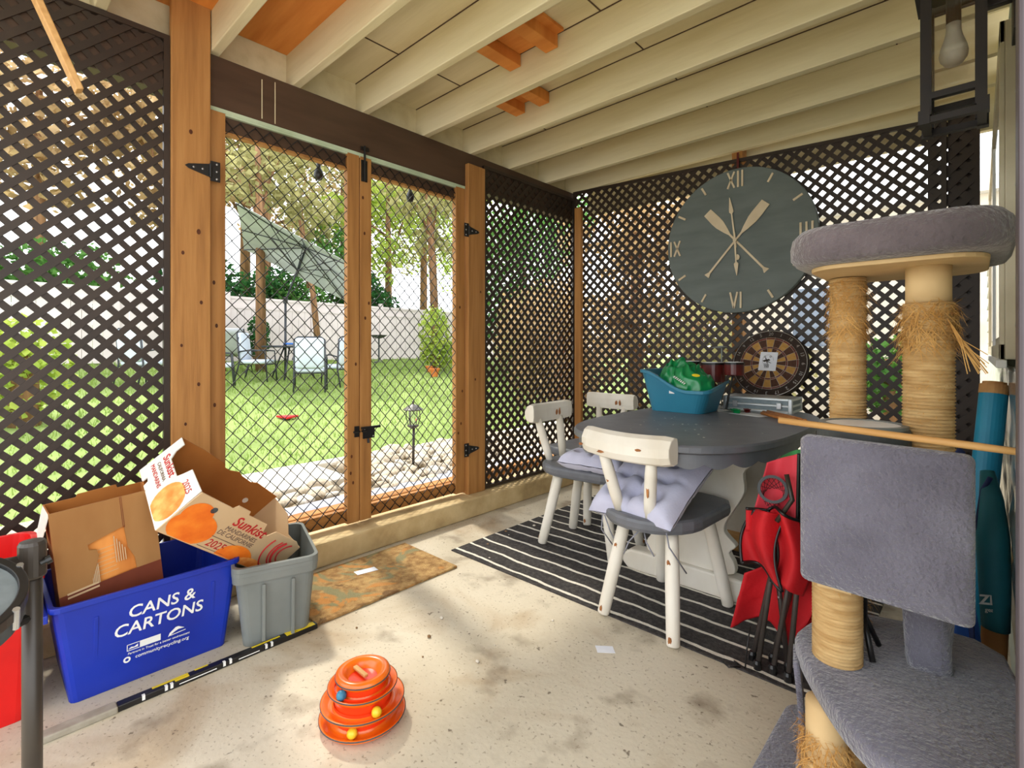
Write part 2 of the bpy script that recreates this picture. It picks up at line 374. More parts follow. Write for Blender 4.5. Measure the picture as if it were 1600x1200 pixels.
XB = -2.55      # plane of gates and lattice, YB the back lattice, ZJ underside of joists
YB = 3.53; ZJ = 2.443

# ---------------------------------------------------------------- the setting
struct(MB().box(-2.75, 3, -5, 3.62, -.12, 0).build('floor', 'floor'), 'worn pale concrete patio floor with brown stains')
struct(MB().box(-2.72, -2.43, -1.6, 3.62, 0, .125).build('trim_1', 'curb', bevel=.012), 'rough concrete curb under the gates and lattice')
struct(MB().box(-2.43, .085, 3.47, 3.62, 0, .1).build('trim_2', 'curb', bevel=.012), 'rough concrete curb under the back lattice')
def gz(x, y):
    return -.06+max(0, -x-4.6)*.078 + .02*noise.noise(V((x*.5, y*.5, 0)))
g = MB()
g.grid(lambda u, v: (-4.55-u*34, -22+v*52, gz(-4.55-u*34, -22+v*52)), 60, 70)
g.build('ground', 'ground', smooth=True); gr = bpy.data.objects['ground']; struct(gr, 'gently rising lawn ground of the back yard')
struct(MB().box(-4.6, -2.72, -22, 30, -.3, -.03).build('planting_bed', 'gravel'), 'gravel bed between patio curb and lawn')
struct(MB().box(-2.72, 12, 3.62, 30, -.3, -.02).build('side_yard', 'gravel'), 'pale gravel side yard behind the back lattice')
# ceiling deck with joists
ceil = struct(MB().box(-2.66, .30, -.95, 3.66, ZJ+.185, ZJ+.205).build('ceiling', 'cream', bevel=0), 'cream painted plywood deck underside')
J = [.335, .742, 1.119, 1.514, 1.937, 2.334, 2.726, 3.153, 3.515, -.07, -.475, -.88]
for k, y in enumerate(J):
    MB().box(-2.66, .30, y, y+.042, ZJ, ZJ+.185).build('joist', 'cream', ceil, bevel=.004)
MB().box(-2.66, -2.625, -.95, 3.66, ZJ, ZJ+.185).build('rim_joist', 'cream', ceil)
MB().box(-2.5, .30, 3.68, 3.72, 2.27, ZJ+.185).build('fascia_board', 'cream', ceil)
MB().box(-2.62, .30, J[1]+.042, J[2], ZJ+.178, ZJ+.186).build('bare_plywood', 'rawply', ceil, label='bare orange plywood bay between joists')
MB().box(-2.66, .30, J[0]+.042, J[1], ZJ+.178, ZJ+.186).build('bare_plywood', 'rawply', ceil, label='bare orange plywood bay by the left lattice')
for (x, y0, y1) in ((-1.80, J[3]+.042, J[4]), (-1.56, J[3]+.042, J[4]), (-2.12, J[4]+.042, J[5]), (-1.93, J[4]+.042, J[5])):
    MB().box(x, x+.075, y0+.10, y1-.005, ZJ+.115, ZJ+.178).build('wood_block', 'rawply', ceil, bevel=.003, label='bare orange wood block')
MB().box(-1.72, -1.44, J[3]+.10, J[4]-.02, ZJ+.17, ZJ+.184).build('bare_plywood', 'rawply', ceil)
MB().box(-2.08, -1.90, J[4]+.10, J[5]-.02, ZJ+.17, ZJ+.184).build('bare_plywood', 'rawply', ceil)
for k in (2, 3, 4, 5, 6): MB().box(-2.62, .30, J[k]-.004, J[k]-.0005, ZJ+.181, ZJ+.186).build('joint_gap', 'brown', ceil)
for x in (-2.2, -1.25, -.3):      # plywood sheet seams
    for k in range(2, 8):
        MB().box(x, x+.006, J[k]+.042, J[k+1] if k < 8 else 3.6, ZJ+.182, ZJ+.186).build('plywood_seam', 'brown', ceil)
# beam over the gates
bm = MB().box(XB-.09, XB, -.95, YB+.02, ZJ-.235, ZJ).build('beam', 'brown', bevel=.003); tag(bm, 'dark brown painted beam running above the wire gates', 'beam')
t1 = MB().box(XB-.085, XB+.004, .74, 2.285, ZJ-.252, ZJ-.236).box(XB-.03, XB+.002, .74, 2.285, ZJ-.262, ZJ-.252).build('trim_3', 'trimgreen'); struct(t1, 'pale green trim strip under the brown beam')
# drip streaks of paint on the beam
for y, z0, z1 in ((.968, ZJ-.22, ZJ-.03), (1.03, ZJ-.225, ZJ-.02)):
    MB().box(XB, XB+.0012, y, y+.004, z0, z1).build('paint_drip', 'cream', bm)

# lattice panels (frame: u along y, v along z, depth outwards)
FL = frame((XB, 0, 0), (0, 1, 0), (0, 0, 1))
lattice('dark brown lattice panel behind the blue recycling box', Matrix.Translation((.006, 0, 0)) @ FL, -.62, .586, .13, (2.44, 0), loc=(XB, 0, .13))
lattice('dark brown lattice panel between right gate post and corner', Matrix.Translation((.006, 0, 0)) @ FL, 2.447, 3.525, .13, (2.39, 0), loc=(XB, 3, .13), off=.02)
FBk = frame((0, YB, 0), (1, 0, 0), (0, 0, 1))
lattice('dark brown lattice panel behind the oar clock', FBk, -2.54, -.122, .10, (2.332, -.046), loc=(-1.3, YB, .10), off=.012)
nl = lattice('narrow doubled lattice strip beside the house wall', Matrix.Translation((0, .02, 0)) @ FBk, -.20, .008, .10, (2.36, 0), 'lattice2', off=.05, loc=(-.1, YB+.02, .1), pitch=.0765, wd=.036)
MB().box(-.118, .006, YB+.045, YB+.055, .1, 2.36).build('backing_board', 'lattice2', nl)
# studs behind
for nm, x0, x1, y0, y1, z1, lb in (('corner_stud', -2.505, -2.44, YB-.045, YB-.01, 2.3, 'slim raw wood stud in the corner between lattice panels'),
                                ('middle_stud', -1.235, -1.165, YB+.015, YB+.10, 2.5, 'raw wood stud behind the oar clock'),):
    tag(MB().box(x0, x1, y0, y1, .1, z1).build('wood_stud', 'pine2', bevel=.004), lb, 'post')
# posts
def post(label, y0, y1, z0, z1, x0, x1, kn):
    o = MB().box(x0, x1, y0, y1, z0, z1).build('wood_post', 'pine', bevel=.004); tag(o, label, 'post')
    for y, z, r in kn:
        k = MB(); fr = frame((x1, y, z), (0, 1, 0), (0, 0, 1))
        k.prism([(r*math.cos(a*.63), 1.5*r*math.sin(a*.63)) for a in range(10)], fr, -.001, .0012); k.build('knot', 'knot', o)
    return o
p1 = post('wide pine gate post beside the left lattice', .588, .738, .125, ZJ+.18, XB, XB+.035,
     ((.63, 1.52, .006), (.70, 1.31, .006), (.625, 1.12, .005), (.69, .95, .006), (.64, .78, .005), (.66, 2.05, .007), (.69, 1.62, .008)))
p2 = post('pine gate post beside the right lattice', 2.288, 2.445, .125, 2.36, XB, XB+.035,
     ((2.32, 1.9, .006), (2.40, 1.5, .006), (2.35, .9, .006)))
# outer post halves behind
for y0, y1, lb in ((.60, .73, 'rear pine post behind the left gate hinge'), (2.30, 2.43, 'rear pine post behind the right gate hinge')):
    tag(MB().box(XB-.09, XB-.002, y0, y1, .125, ZJ-.24).build('rear_post', 'pine2', bevel=.004), lb, 'post')

# ---------------------------------------------------------------- chain link gates
def chain(y0, y1, z0, z1, x):
    mb = MB(); px = .066; pz = .0735; k = 0; n = int((y1-y0)/(px/2)); pxx = (y1-y0)/n
    rows = int((z1-z0)/(pz/2))
    for i in range(n):
        pts = []
        for j in range(rows+1):
            side = (i+j) % 2
            z = z0+(z1-z0)*j/rows
            y = y0+pxx*(i+side)
            wv = .006*noise.noise(V((y*3, z*3, 1.7+y0))); wz = .008*noise.noise(V((y*2.2, z*2.2, 9.1+y0)))
            pts.append((x+(.0031 if side else -.0031), y+wv, z+wz))
        mb.tube(pts, .0031, 4)
    return mb
def hinge(par, y, z, sgn, x):     # T hinge: vertical leaf on stile, tapering strap on post (sgn = direction of strap along y)
    m_ = MB(); fr = frame((x, y, z), (0, 1, 0), (0, 0, 1))
    m_.prism([(-.02, -.045), (.02, -.045), (.02, .045), (-.02, .045)], fr, 0, .004)
    m_.prism([(sgn*.02, -.03), (sgn*.105, -.010), (sgn*.118, 0), (sgn*.105, .010), (sgn*.02, .03)][::(1 if sgn > 0 else -1)], fr, .0, .004)
    m_.tube([(x+.006, y+sgn*.02, z-.03), (x+.006, y+sgn*.02, z+.03)], .006, 8)
    h = m_.build('hinge', 'black', par, bevel=.001)
    for dy, dz in ((-sgn*.006, .033), (-sgn*.006, 0), (-sgn*.006, -.033), (sgn*.05, 0), (sgn*.085, 0)):
        s_ = MB(); s_.sphere((x+.004, y+dy, z+dz), (.003, .005, .005), 8, 4); s_.build('screw', 'steel', h, smooth=True)
    return h
ZG0, ZG1 = .14, 2.19
def gate(label, y0, y1, ws, wl):
    root = thing('chain_link_gate', label, 'gate', (XB, (y0+y1)/2, ZG0))
    for (a, b) in ((y0, y0+ws), (y1-wl, y1)):
        st = MB().box(XB-.035, XB+.004, a, b, ZG0, ZG1).build('stile', 'pine', root, bevel=.003)
        for q in range(4):
            zz = random.uniform(.3, 2.0); yy = random.uniform(a+.015, b-.015); fr = frame((XB+.004, yy, zz), (0, 1, 0), (0, 0, 1))
            MB().prism([(.006*math.cos(i*.63), .010*math.sin(i*.63)) for i in range(10)], fr, -.001, .001).build('knot', 'knot', st)
    MB().box(XB-.05, XB-.014, y0+ws, y1-wl, ZG1-.075, ZG1-.005).build('rail', 'brown', root, bevel=.003, label='top rail, its shade put into the brown')  # shaded face of the rail, the shade put into its brown colour
    MB().box(XB-.05, XB-.014, y0+ws, y1-wl, ZG1-.088, ZG1-.0755).build('rail', 'pine', root, label='raw wood under edge of the top rail')
    MB().box(XB-.05, XB-.014, y0+ws, y1-wl, ZG0+.005, ZG0+.075).build('rail', 'timber', root, bevel=.003, label='bottom rail')
    chain(y0+ws-.004, y1-wl+.004, ZG0+.012, ZG1-.018, XB-.006).build('chain_link_mesh', 'wire', root, kind='stuff')
    return root
ga = gate('left wire gate, hinged on the wide pine post', .742, 1.492, .066, .072)
gb = gate('right wire gate with the black latch, hinged by the right lattice', 1.497, 2.284, .072, .080)
hinge(ga, .755, 1.90, -1, XB+.036); hinge(ga, .755, .55, -1, XB+.036)
hinge(gb, 2.268, 1.905, 1, XB+.036); hinge(gb, 2.268, .43, 1, XB+.036)
MB().box(XB+.004, XB+.012, 1.46, 1.488, .615, .675).tube([(XB+.016, 1.45, .645), (XB+.016, 1.49, .645)], .006).build('latch_strike', 'black', ga, bevel=.001)
la = MB(); la.box(XB+.004, XB+.012, 1.512, 1.585, .60, .66); la.box(XB+.008, XB+.02, 1.50, 1.62, .655, .668)
la.tube([(XB+.016, 1.50, .645), (XB+.016, 1.53, .645)], .006); la.tube([(XB+.016, 1.54, .60), (XB+.02, 1.54, .575)], .007)
lt = la.build('latch', 'black', gb, bevel=.001)
for y, z in ((1.52, .65), (1.575, .61)): MB().sphere((XB+.012, y, z), .005, 8, 4).build('screw', 'steel', lt)
lb = MB().box(XB+.004, XB+.010, 1.502, 1.54, 2.05, 2.17); lb.tube([(XB+.014, 1.52, 2.05), (XB+.014, 1.52, 2.25)], .006); lb.box(XB+.004, XB+.012, 1.50, 1.55, 2.225, 2.245)
lb.build('top_bolt', 'black', gb, bevel=.001)

# ---------------------------------------------------------------- house wall, window, lantern, door frame
XW = .085
wall = MB().box(XW+.02, XW+.12, .95, 9, 0, 2.44); wall = struct(wall.build('wall_right', 'siding'), 'pale lap sided house wall at the right edge')
z = .0
while z < 2.42:
    fr = frame((XW, 0, z), (1, 0, 0), (0, 0, 1))
    MB().prism([(0, 0), (.022, 0), (.022, .15), (.016, .15)], fr, -9, -.95).build('siding_board', 'siding', wall); z += .147
win = struct(MB().box(XW-.022, XW+.012, 2.24, 4.6, 1.07, 2.15).build('window_1', 'wintrim', bevel=.003), 'cream trimmed house window above the polythene sheet')
for (a, b, c, d) in ((2.24, 2.32, 1.07, 2.15), (4.52, 4.6, 1.07, 2.15), (2.24, 4.6, 2.08, 2.15), (2.24, 4.6, 1.07, 1.12)):
    MB().box(XW-.034, XW-.022, a, b, c, d).build('window_trim', 'wintrim', win, bevel=.002)
MB().box(XW-.026, XW-.0225, 2.42, 4.45, 1.15, 2.05).build('window_pane', 'glass', win)
MB().box(XW-.032, XW-.022, 3.4, 3.45, 1.12, 2.08).build('window_mullion', 'white', win)
for y in (2.36, 2.40): MB().box(XW-.031, XW-.022, y, y+.02, 1.12, 2.08).build('window_frame', 'white', win)
MB().box(XW-.045, XW-.02, 2.15, 4.7, 1.045, 1.07).build('window_sill', 'white', win, bevel=.003)
dr = struct(MB().box(.0365, .16, .88, .945, 0, 2.43).build('door_1', 'doorjamb', bevel=.004), 'dark plum grey door frame at the right edge of the photo')
# polythene sheet taped under the window
ps = MB(); ps.grid(lambda u, v: (XW-.006-.006*math.sin(v*3)-.014*abs(noise.noise(V((u*5, v*6, 3)))), 1.45+u*1.6, .25+v*.80), 30, 24)
tag(ps.build('polythene_sheet', 'seal', smooth=True, thick=.002), 'crumpled clear polythene sheet hanging below the window', 'plastic sheet')
# wall lantern
LZ = .02; LY = 1.93; lx0, lx1, lyh = -.125, .022, .0735; lc = ((lx0+lx1)/2, LY)
ln = thing('wall_lantern', 'dark bronze square lantern with a frosted bulb on the house wall', 'lantern', (lc[0], lc[1], 1.745))
for sx in (-1, 1):
    for sy in (-1, 1):
        MB().box(lc[0]+sx*.058-.0125, lc[0]+sx*.058+.0125, lc[1]+sy*.058-.0125, lc[1]+sy*.058+.0125, 1.77, 2.13).build('corner_bar', 'bronze', ln)
        MB().box(lc[0]+sx*.062-.013, lc[0]+sx*.062+.013, lc[1]+sy*.062-.013, lc[1]+sy*.062+.013, 1.745, 1.785).build('corner_foot', 'bronze', ln)
for zz, h_ in ((1.748, .018), (1.815, .018), (2.11, .02)):
    for sx in (-1, 1):
        MB().box(lc[0]-.066, lc[0]+.066, lc[1]+sx*.060-.010, lc[1]+sx*.060+.010, zz, zz+h_).build('frame_bar', 'bronze', ln)
        MB().box(lc[0]+sx*.060-.010, lc[0]+sx*.060+.010, lc[1]-.055, lc[1]+.055, zz, zz+h_).build('frame_bar', 'bronze', ln)
MB().rings([[(lc[0]+sx*q, lc[1]+sy*q, zz) for sx, sy in ((1, 1), (-1, 1), (-1, -1), (1, -1))] for q, zz in ((.085, 2.13), (.085, 2.145), (.03, 2.19), (.02, 2.2))]).build('cap', 'bronze', ln)
for sx in (-1, 1):
    MB().box(lc[0]-.05, lc[0]+.05, lc[1]+sx*.062-.001, lc[1]+sx*.062+.001, 1.83, 2.11).build('glass_pane', 'clear', ln)
    MB().box(lc[0]+sx*.062-.001, lc[0]+sx*.062+.001, lc[1]-.05, lc[1]+.05, 1.83, 2.11).build('glass_pane', 'clear', ln)
MB().lathe([(.001, 0), (.02, .004), (.031, .02), (.033, .036), (.029, .056), (.021, .08), (.017, .10), (.017, .12)], 20, (lc[0], lc[1], 1.92)).build('bulb', 'bulb', ln, smooth=True)
MB().lathe([(.017, 0), (.017, .09)], 14, (lc[0], lc[1], 2.04)).build('bulb_socket', 'bronze', ln)
MB().box(lc[0]+.05, XW, lc[1]-.012, lc[1]+.012, 2.05, 2.075).box(XW-.016, XW, lc[1]-.055, lc[1]+.055, 1.95, 2.16).build('wall_bracket', 'bronze', ln, bevel=.002)

# ---------------------------------------------------------------- rugs on the floor
tag(MB().box(-2.12, -.30, 1.80, 3.30, 0, .006).build('striped_rug', 'rug', bevel=.002), 'charcoal rug with thin wavy white stripes under the dining table', 'rug')
rz_ = MB().box(-2.38, -1.93, .945, 1.68, 0, .012).build('doormat', 'mat', bevel=.004)
tag(rz_, 'worn leaf patterned brown doormat in front of the gates', 'doormat')
tag(MB().obox((-2.20, 1.28, .0125), (.022, .10, 0), (-.045, .005, 0), (0, 0, .001)).build('paper_scrap', 'paper'), 'white paper scrap lying on the brown doormat', 'paper scrap')
tag(MB().obox((-1.045, 1.585, .0005), (.03, -.03, 0), (.05, .04, 0), (0, 0, .001)).build('paper_scrap', 'paper'), 'small white paper scrap on bare concrete before the front chair', 'paper scrap')
for i in range(14):      # crumbs of gravel tracked in along the curb
    x = -2.38+random.random()*.5; y = 1.75+random.random()*1.0 if i % 2 else 1.0+random.random()*.7
    if i % 2 == 0: x = -1.85+random.random()*.8
    r = random.uniform(.004, .011)
    tag(MB().sphere((x, y, r*.6), (r, r*.8, r*.6), 7, 5).build('pebble', 'rock' if i % 3 else 'mulch', smooth=True), 'tiny loose pebble on the concrete floor', 'pebble', 'loose pebbles on the floor')

# ---------------------------------------------------------------- dining chairs
def chips(par, spots):
    for (p, nx, w_, h_) in spots:
        fr = frame(p, V((0, 0, 1)).cross(V(nx)), (0, 0, 1))
        pts = [(w_*math.cos(a)*random.uniform(.5, 1), h_*math.sin(a)*random.uniform(.6, 1)) for a in [i*.7 for i in range(9)]]
        MB().prism(pts, fr, -.003, .0012).build('paint_chip', 'chip', par)
def make_chair():
    t = thing('dining_chair', 'x', 'chair', group='rustic white and grey dining chairs')
    # seat: rounded back, nearly straight front
    pts = []
    for i in range(13): a = R(180+15*i); pts.append((.205*math.cos(a), -.09+.20*math.sin(a)))
    pts += [(.195, .17), (.165, .225), (.10, .245), (-.10, .245), (-.165, .225), (-.195, .17)]
    rr = [[(p[0]*k, p[1]*k, z) for p in pts] for k, z in ((.90, .398), (.97, .405), (1, .42), (1, .44), (.985, .45), (.94, .456))]
    MB().rings(rr).build('seat', 'seatgrey', t, smooth=False)
    for sx in (-1, 1):
        for sy in (-1, 1):
            a = V((sx*.105, sy*.14, .405)); b = V((sx*.16, sy*.225, 0)); pts = [a+(b-a)*q for q in (0, .15, .5, .85, .985, 1)]
            lg = MB().tube(pts, [.023, .026, .0275, .026, .025, .021], 14).build('leg', 'whitep', t, smooth=True)
            d = (b-a); 
            for q in (.3, .93):
                c = a+d*q+V((0, sy*.026, 0)); chips(lg, [(c, (0, sy, 0), .009, .016)])
    for sx in (-1, 1):
        a = V((sx*.066, -.235, .452)); b = V((sx*.110, -.290, .69)); pts = [a+(b-a)*q for q in (0, .3, .7, 1)]
        sk = MB().tube(pts, [.02, .0235, .0235, .02], 14).build('back_post', 'whitep', t, smooth=True)
        c = a+(b-a)*.55+V((0, -.0215, -.006)); chips(sk, [(c, (0, -1, .3), .007, .05 if sx > 0 else .01)])
    prof = [(.026, -.052), (.030, -.02), (.030, .02), (.024, .05), (.0, .056), (-.024, .044), (-.042, .012), (-.042, -.02), (-.028, -.046), (0, -.056)]
    rings_ = []
    for i in range(13):
        u = -1+2*i/12; k = 1 if abs(u) < .99 else .9
        rings_.append([(u*.198, -.298+p[0]*k+.028*(u*u-.4), .725+p[1]*k+.006*u*u) for p in prof])
    br = MB().rings(rings_).build('backrest', 'whitep', t, smooth=False, bevel=.003)
    chips(br, [((-.19, -.334, .715), (0, -1, 0), .012, .007), ((-.08, -.347, .70), (0, -1, 0), .02, .007), ((.09, -.347, .73), (0, -1, 0), .014, .006), ((-.05, -.267, .72), (0, 1, 0), .012, .02), ((-.08, -.267, .72), (0, 1, 0), .008, .025)])
    return t
ch0 = make_chair()
for k, (x, y, a, lb) in enumerate(((-.965, 2.005, -5, 'white and grey wooden chair nearest the camera, back to us'), (-1.60, 2.385, -87, 'white and grey wooden chair at the table end nearest the gates'),
                                 (-1.945, 2.86, 178, 'white and grey wooden chair in the far lattice corner'))):
    c = ch0 if k == 0 else dup(ch0)
    c.location = (x, y, .006); c.rotation_euler = (0, 0, R(a)); c['label'] = lb
# cushions
def cushion(label, loc, rot, w_=.38, th=.05, ties=()):
    t = thing('seat_cushion', label, 'cushion', loc, group='lavender grey tufted cushions'); t.rotation_euler = rot
    tuf = [(a, b) for a in (.25, .5, .75) for b in (.25, .5, .75)]
    def side(s):
        def fn(u, v):
            e = (1-abs(2*u-1)**6)*(1-abs(2*v-1)**6); h_ = th*e**.5
            for a, b in tuf: h_ -= th*.6*math.exp(-((u-a)**2+(v-b)**2)/.006)
            h_ -= th*.25*max(math.exp(-((u-.5)/.02)**2), math.exp(-((v-.5)/.02)**2))*e
            pin = 1-.05*(1-abs(2*u-1)**2) if True else 1
            x = (u-.5)*w_*(1-.05*math.sin(math.pi*v)); y = (v-.5)*w_*(1-.05*math.sin(math.pi*u))
            return (x, y, s*max(h_, .002)+th*.8+.004*noise.noise(V((u*9, v*9, s))))
        return fn
    MB().grid(side(1), 28, 28).build('cushion_top', 'cushion', t, smooth=True, local=True)
    b = MB(); b.grid(side(-.7), 28, 28); b.f = [f[::-1] for f in b.f]; b.build('cushion_underside', 'cushion', t, smooth=True, local=True)
    for (p, pts) in ties:
        MB().tube([p]+pts, .0028, 6).build('tie', 'tape', t, smooth=True, local=True)
    return t
cushion('tufted lavender grey cushion tipped up on the nearest chair', (-.985, 1.955, .487), (R(31), R(-3), R(-9)),
          .40, .07, [((-.15, -.18, .03), [(-.165, -.21, -.03), (-.17, -.19, -.15)]), ((-.14, -.18, .03), [(-.13, -.20, -.04), (-.14, -.19, -.17)]), ((.16, -.18, .03), [(.17, -.21, -.02), (.175, -.19, -.17)]), ((.05, -.19, .02), [(.02, -.25, .0), (-.02, -.27, -.06)]), ((.06, -.19, .02), [(.10, -.24, .01), (.13, -.26, -.03)])])
cushion('tufted lavender grey cushion flat on the chair nearest the gates', (-1.49, 2.36, .452), (0, R(2), R(-87)), .38, .065,
        [((-.16, -.17, .03), [(-.19, -.20, 0), (-.2, -.21, -.10)]), ((.16, .17, .03), [(.18, .19, 0), (.18, .2, -.22)]), ((.15, .17, .03), [(.15, .2, 0), (.14, .2, -.25)])])

# ---------------------------------------------------------------- dining table
TX, TY, TZ = -.99, 2.455, .758
tb = thing('dining_table', 'oval grey topped dining table with scalloped apron and white trestle base', 'table', (TX, TY, .006))
def oval(a, b, n=64, e=2.9):
    out = []
    for i in range(n):
        q = 2*math.pi*i/n; c, s_ = math.cos(q), math.sin(q)
        out.append((TX+a*math.copysign(abs(c)**(2/e), c), TY+b*math.copysign(abs(s_)**(2/e), s_)))
    return out
A_, B_ = .449, .745
MB().rings([[(*p, z) for p in oval(A_*k, B_*k)] for k, z in ((.97, TZ-.035), (1, TZ-.028), (1, TZ-.008), (.99, TZ))]).build('tabletop', 'seatgrey', tb, bevel=.002)
n = 192; o1 = oval(A_*.955, B_*.97, n); o2 = oval(A_*.93, B_*.955, n)
low = [TZ-.072-.018*abs(math.sin(math.pi*i/n*24)) for i in range(n)]
ap = MB(); ap.rings([[(*p, TZ-.036) for p in o2], [(*o2[i], low[i]) for i in range(n)], [(*o1[i], low[i]) for i in range(n)], [(*p, TZ-.036) for p in o1]], False, False)
ap.build('apron', 'seatgrey', tb)
def half(pts): return pts+[(-x, y) for x, y in pts[::-1]]
tp = half([(.17, .10), (.21, .15), (.185, .20), (.215, .235), (.185, .265), (.165, .29), (.17, .33), (.21, .40), (.25, .48), (.245, .56), (.275, .60), (.265, .64), (.285, .68)])
for ty in (TY-.16, TY+.42):
    fr = frame((TX, ty+.02, .006), (1, 0, 0), (0, 0, 1))
    MB().prism(smooth_poly(tp, 3), fr, 0, .04).build('trestle_panel', 'whitep', tb, bevel=.004)
    ft = half([(.30, 0), (.335, .03), (.33, .07), (.29, .098), (.2, .102)])
    MB().prism(ft, frame((TX, ty+.045, .006), (1, 0, 0), (0, 0, 1)), 0, .09).build('trestle_foot', 'whitep' if ty < TY else 'dowel', tb, bevel=.012)
MB().box(TX-.02, TX+.02, TY-.16, TY+.40, .34, .47).build('stretcher', 'whitep', tb, bevel=.004)
for sx in (-1, 1):
    MB().bar((TX+sx*.03, TY-.14, .45), (TX+sx*.30, TY-.14, .68), .03, .05, (0, 1, 0)).build('brace', 'whitep', tb, bevel=.003)
for i in range(26):
    a = random.uniform(0, 6.28); q = random.uniform(.2, .93)
    r = random.uniform(.002, .006); x = TX+A_*q*math.cos(a); y = TY-abs(B_*q*math.sin(a))*.95
    MB().lathe([(r, 0), (r, .0006)], 6, (x, y, TZ-.0002), (1, .6)).build('paint_chip', 'whitep', tb)

# teal litter tub with green bag
def tub(name, mt, parent, bot, top, z0, ztop, th, lip=.012, floor_=True):
    n = len(bot)
    def off(r, d):
        cx = sum(p[0] for p in r)/n; cy = sum(p[1] for p in r)/n
        return [(p[0]+(p[0]-cx)/max(1e-6, math.hypot(p[0]-cx, p[1]-cy))*d, p[1]+(p[1]-cy)/max(1e-6, math.hypot(p[0]-cx, p[1]-cy))*d) for p in r]
    zt = ztop if callable(ztop) else (lambda p: ztop)
    tl = off(top, lip); ti = off(top, -th); bi = off(bot, -th)
    return MB().rings([[(*p, z0) for p in bot], [(*p, zt(p)-.018) for p in top], [(*p, zt(p)-.018) for p in tl], [(*p, zt(p)) for p in tl], [(*p, zt(p)) for p in ti], [(*p, z0+th) for p in bi]], floor_, floor_).build(name, mt, parent, bevel=.002)
tz = TZ
tt = thing('storage_tub', 'teal plastic tub with one high end, holding a green bag', 'tub', (-1.22, 2.76, tz))
def dens2(a, b, m_=14):
    oa, ob = [], []
    for i in range(len(a)):
        p, q, r, t_ = V(a[i]), V(a[(i+1) % len(a)]), V(b[i]), V(b[(i+1) % len(b)])
        k = m_ if (t_-r).length > .08 else 1
        for j in range(k): oa.append(tuple(p+(q-p)*j/k)); ob.append(tuple(r+(t_-r)*j/k))
    return oa, ob
bx, txp = dens2(rrect(-1.375, -1.075, 2.635, 2.895, .05, 6), rrect(-1.42, -1.03, 2.60, 2.93, .06, 6))
def tubtop(p):
    u = min(1, max(0, (p[0]+1.40)/.27)); s_ = u*u*(3-2*u); return tz+.232-.105*s_+.05*max(0, (p[0]+1.10)/.07)*max(0, (p[1]-2.6)/.33)
tub('tub_shell', 'teal', tt, bx, txp, tz, tubtop, .006, .014)
MB().obox((-1.24, 2.606, tz+.105), (.03, .0008, 0), (0, .003, .024), (0, -.0015, 0)).build('sticker', 'white', tt)
bagm = MB()
def bagf(u, v):
    a = 2*math.pi*u; ph = math.pi/2*v
    r = math.cos(ph); x = -1.225+.165*r*math.cos(a); y = 2.765+.125*r*math.sin(a)
    h_ = .11+.17*math.sin(ph)*(1-.38*(max(0, min(1, (x+1.30)/.2))))
    nz = noise.noise(V((x*13, y*13, v*2)))+.7*(1-2*abs(noise.noise(V((x*24, y*20, 4)))))
    rd = 1-3*abs(noise.noise(V((x*17+3, y*11, v*3)))); sd_ = 1-3*abs(noise.noise(V((x*9, y*22, 8))))
    return (x+.012*nz+.008*rd, y+.012*nz-.006*rd, tz+h_+(.014*nz+.020*rd+.014*sd_)*(.35+v))
bagm.grid(bagf, 90, 40)
gbag = tag(bagm.build('plastic_bag', 'greenbag', smooth=True), 'crumpled green plastic bag stuffed in the teal tub', 'bag')
bpf = frame((-1.20, 2.642, tz+.178), (.8, .06, -.5), (.3, .45, .6))
for k in range(7): MB().prism([(-.035+.011*k, -.006), (-.029+.011*k, -.006), (-.027+.011*k, .006+.003*(k % 2)), (-.033+.011*k, .006)], bpf, 0, .002).build('bag_print', 'whiteink', gbag)
MB().prism([(.022*math.cos(i*.63), .009*math.sin(i*.63)) for i in range(10)], frame((-1.115, 2.665, tz+.205), (1, .1, -.1), (0, .55, .8)), .0, .002).build('bag_logo', 'yellowink', gbag)
# miniature drum kit behind the tub
dk = thing('toy_drum_kit', 'miniature dark red drum kit behind the teal tub', 'drum kit', (-1.17, 3.12, tz))
for (x, y, z_, r, h_) in ((-1.307, 3.06, .268, .046, .06), (-1.176, 3.06, .262, .068, .11), (-1.045, 3.04, .266, .054, .07)):
    d = MB().lathe([(r*.98, 0), (r, .004), (r, h_)], 24, (x, y, tz+z_-h_)).build('drum', 'drumred', dk, smooth=False)
    MB().lathe([(r*.93, 0), (r*.93, .003)], 24, (x, y, tz+z_+.004)).build('drum_head', 'white', d)
    MB().lathe([(r*.95, 0), (r*1.05, 0), (r*1.05, .012), (r*.95, .012)], 24, (x, y, tz+z_-.008), cap=False).build('hoop', 'black', d)
MB().lathe([(.085, 0), (.085, .09)], 24, (0, 0, 0)).build('bass_drum', 'drumred', dk, local=True).matrix_basis = Matrix.Translation((-.08, -.0, .09)) @ Matrix.Rotation(R(90), 4, 'X')
for (x, y) in ((-1.307, 3.08), (-1.176, 3.07)): MB().tube([(x, y, tz), (x, y, tz+.18)], .006).build('stand_leg', 'black', dk)
MB().tube([(-1.15, 3.13, tz), (-1.15, 3.13, tz+.36)], .004).build('cymbal_stand', 'brass', dk)
MB().lathe([(.001, .014), (.02, .010), (.06, .002), (.063, 0), (.001, .006)], 24, (-1.15, 3.13, tz+.355)).build('cymbal', 'brass', dk, smooth=True)
MB().tube([(-1.06, 2.95, tz), (-1.045, 3.02, tz+.20)], .006).build('stand_leg', 'black', dk)
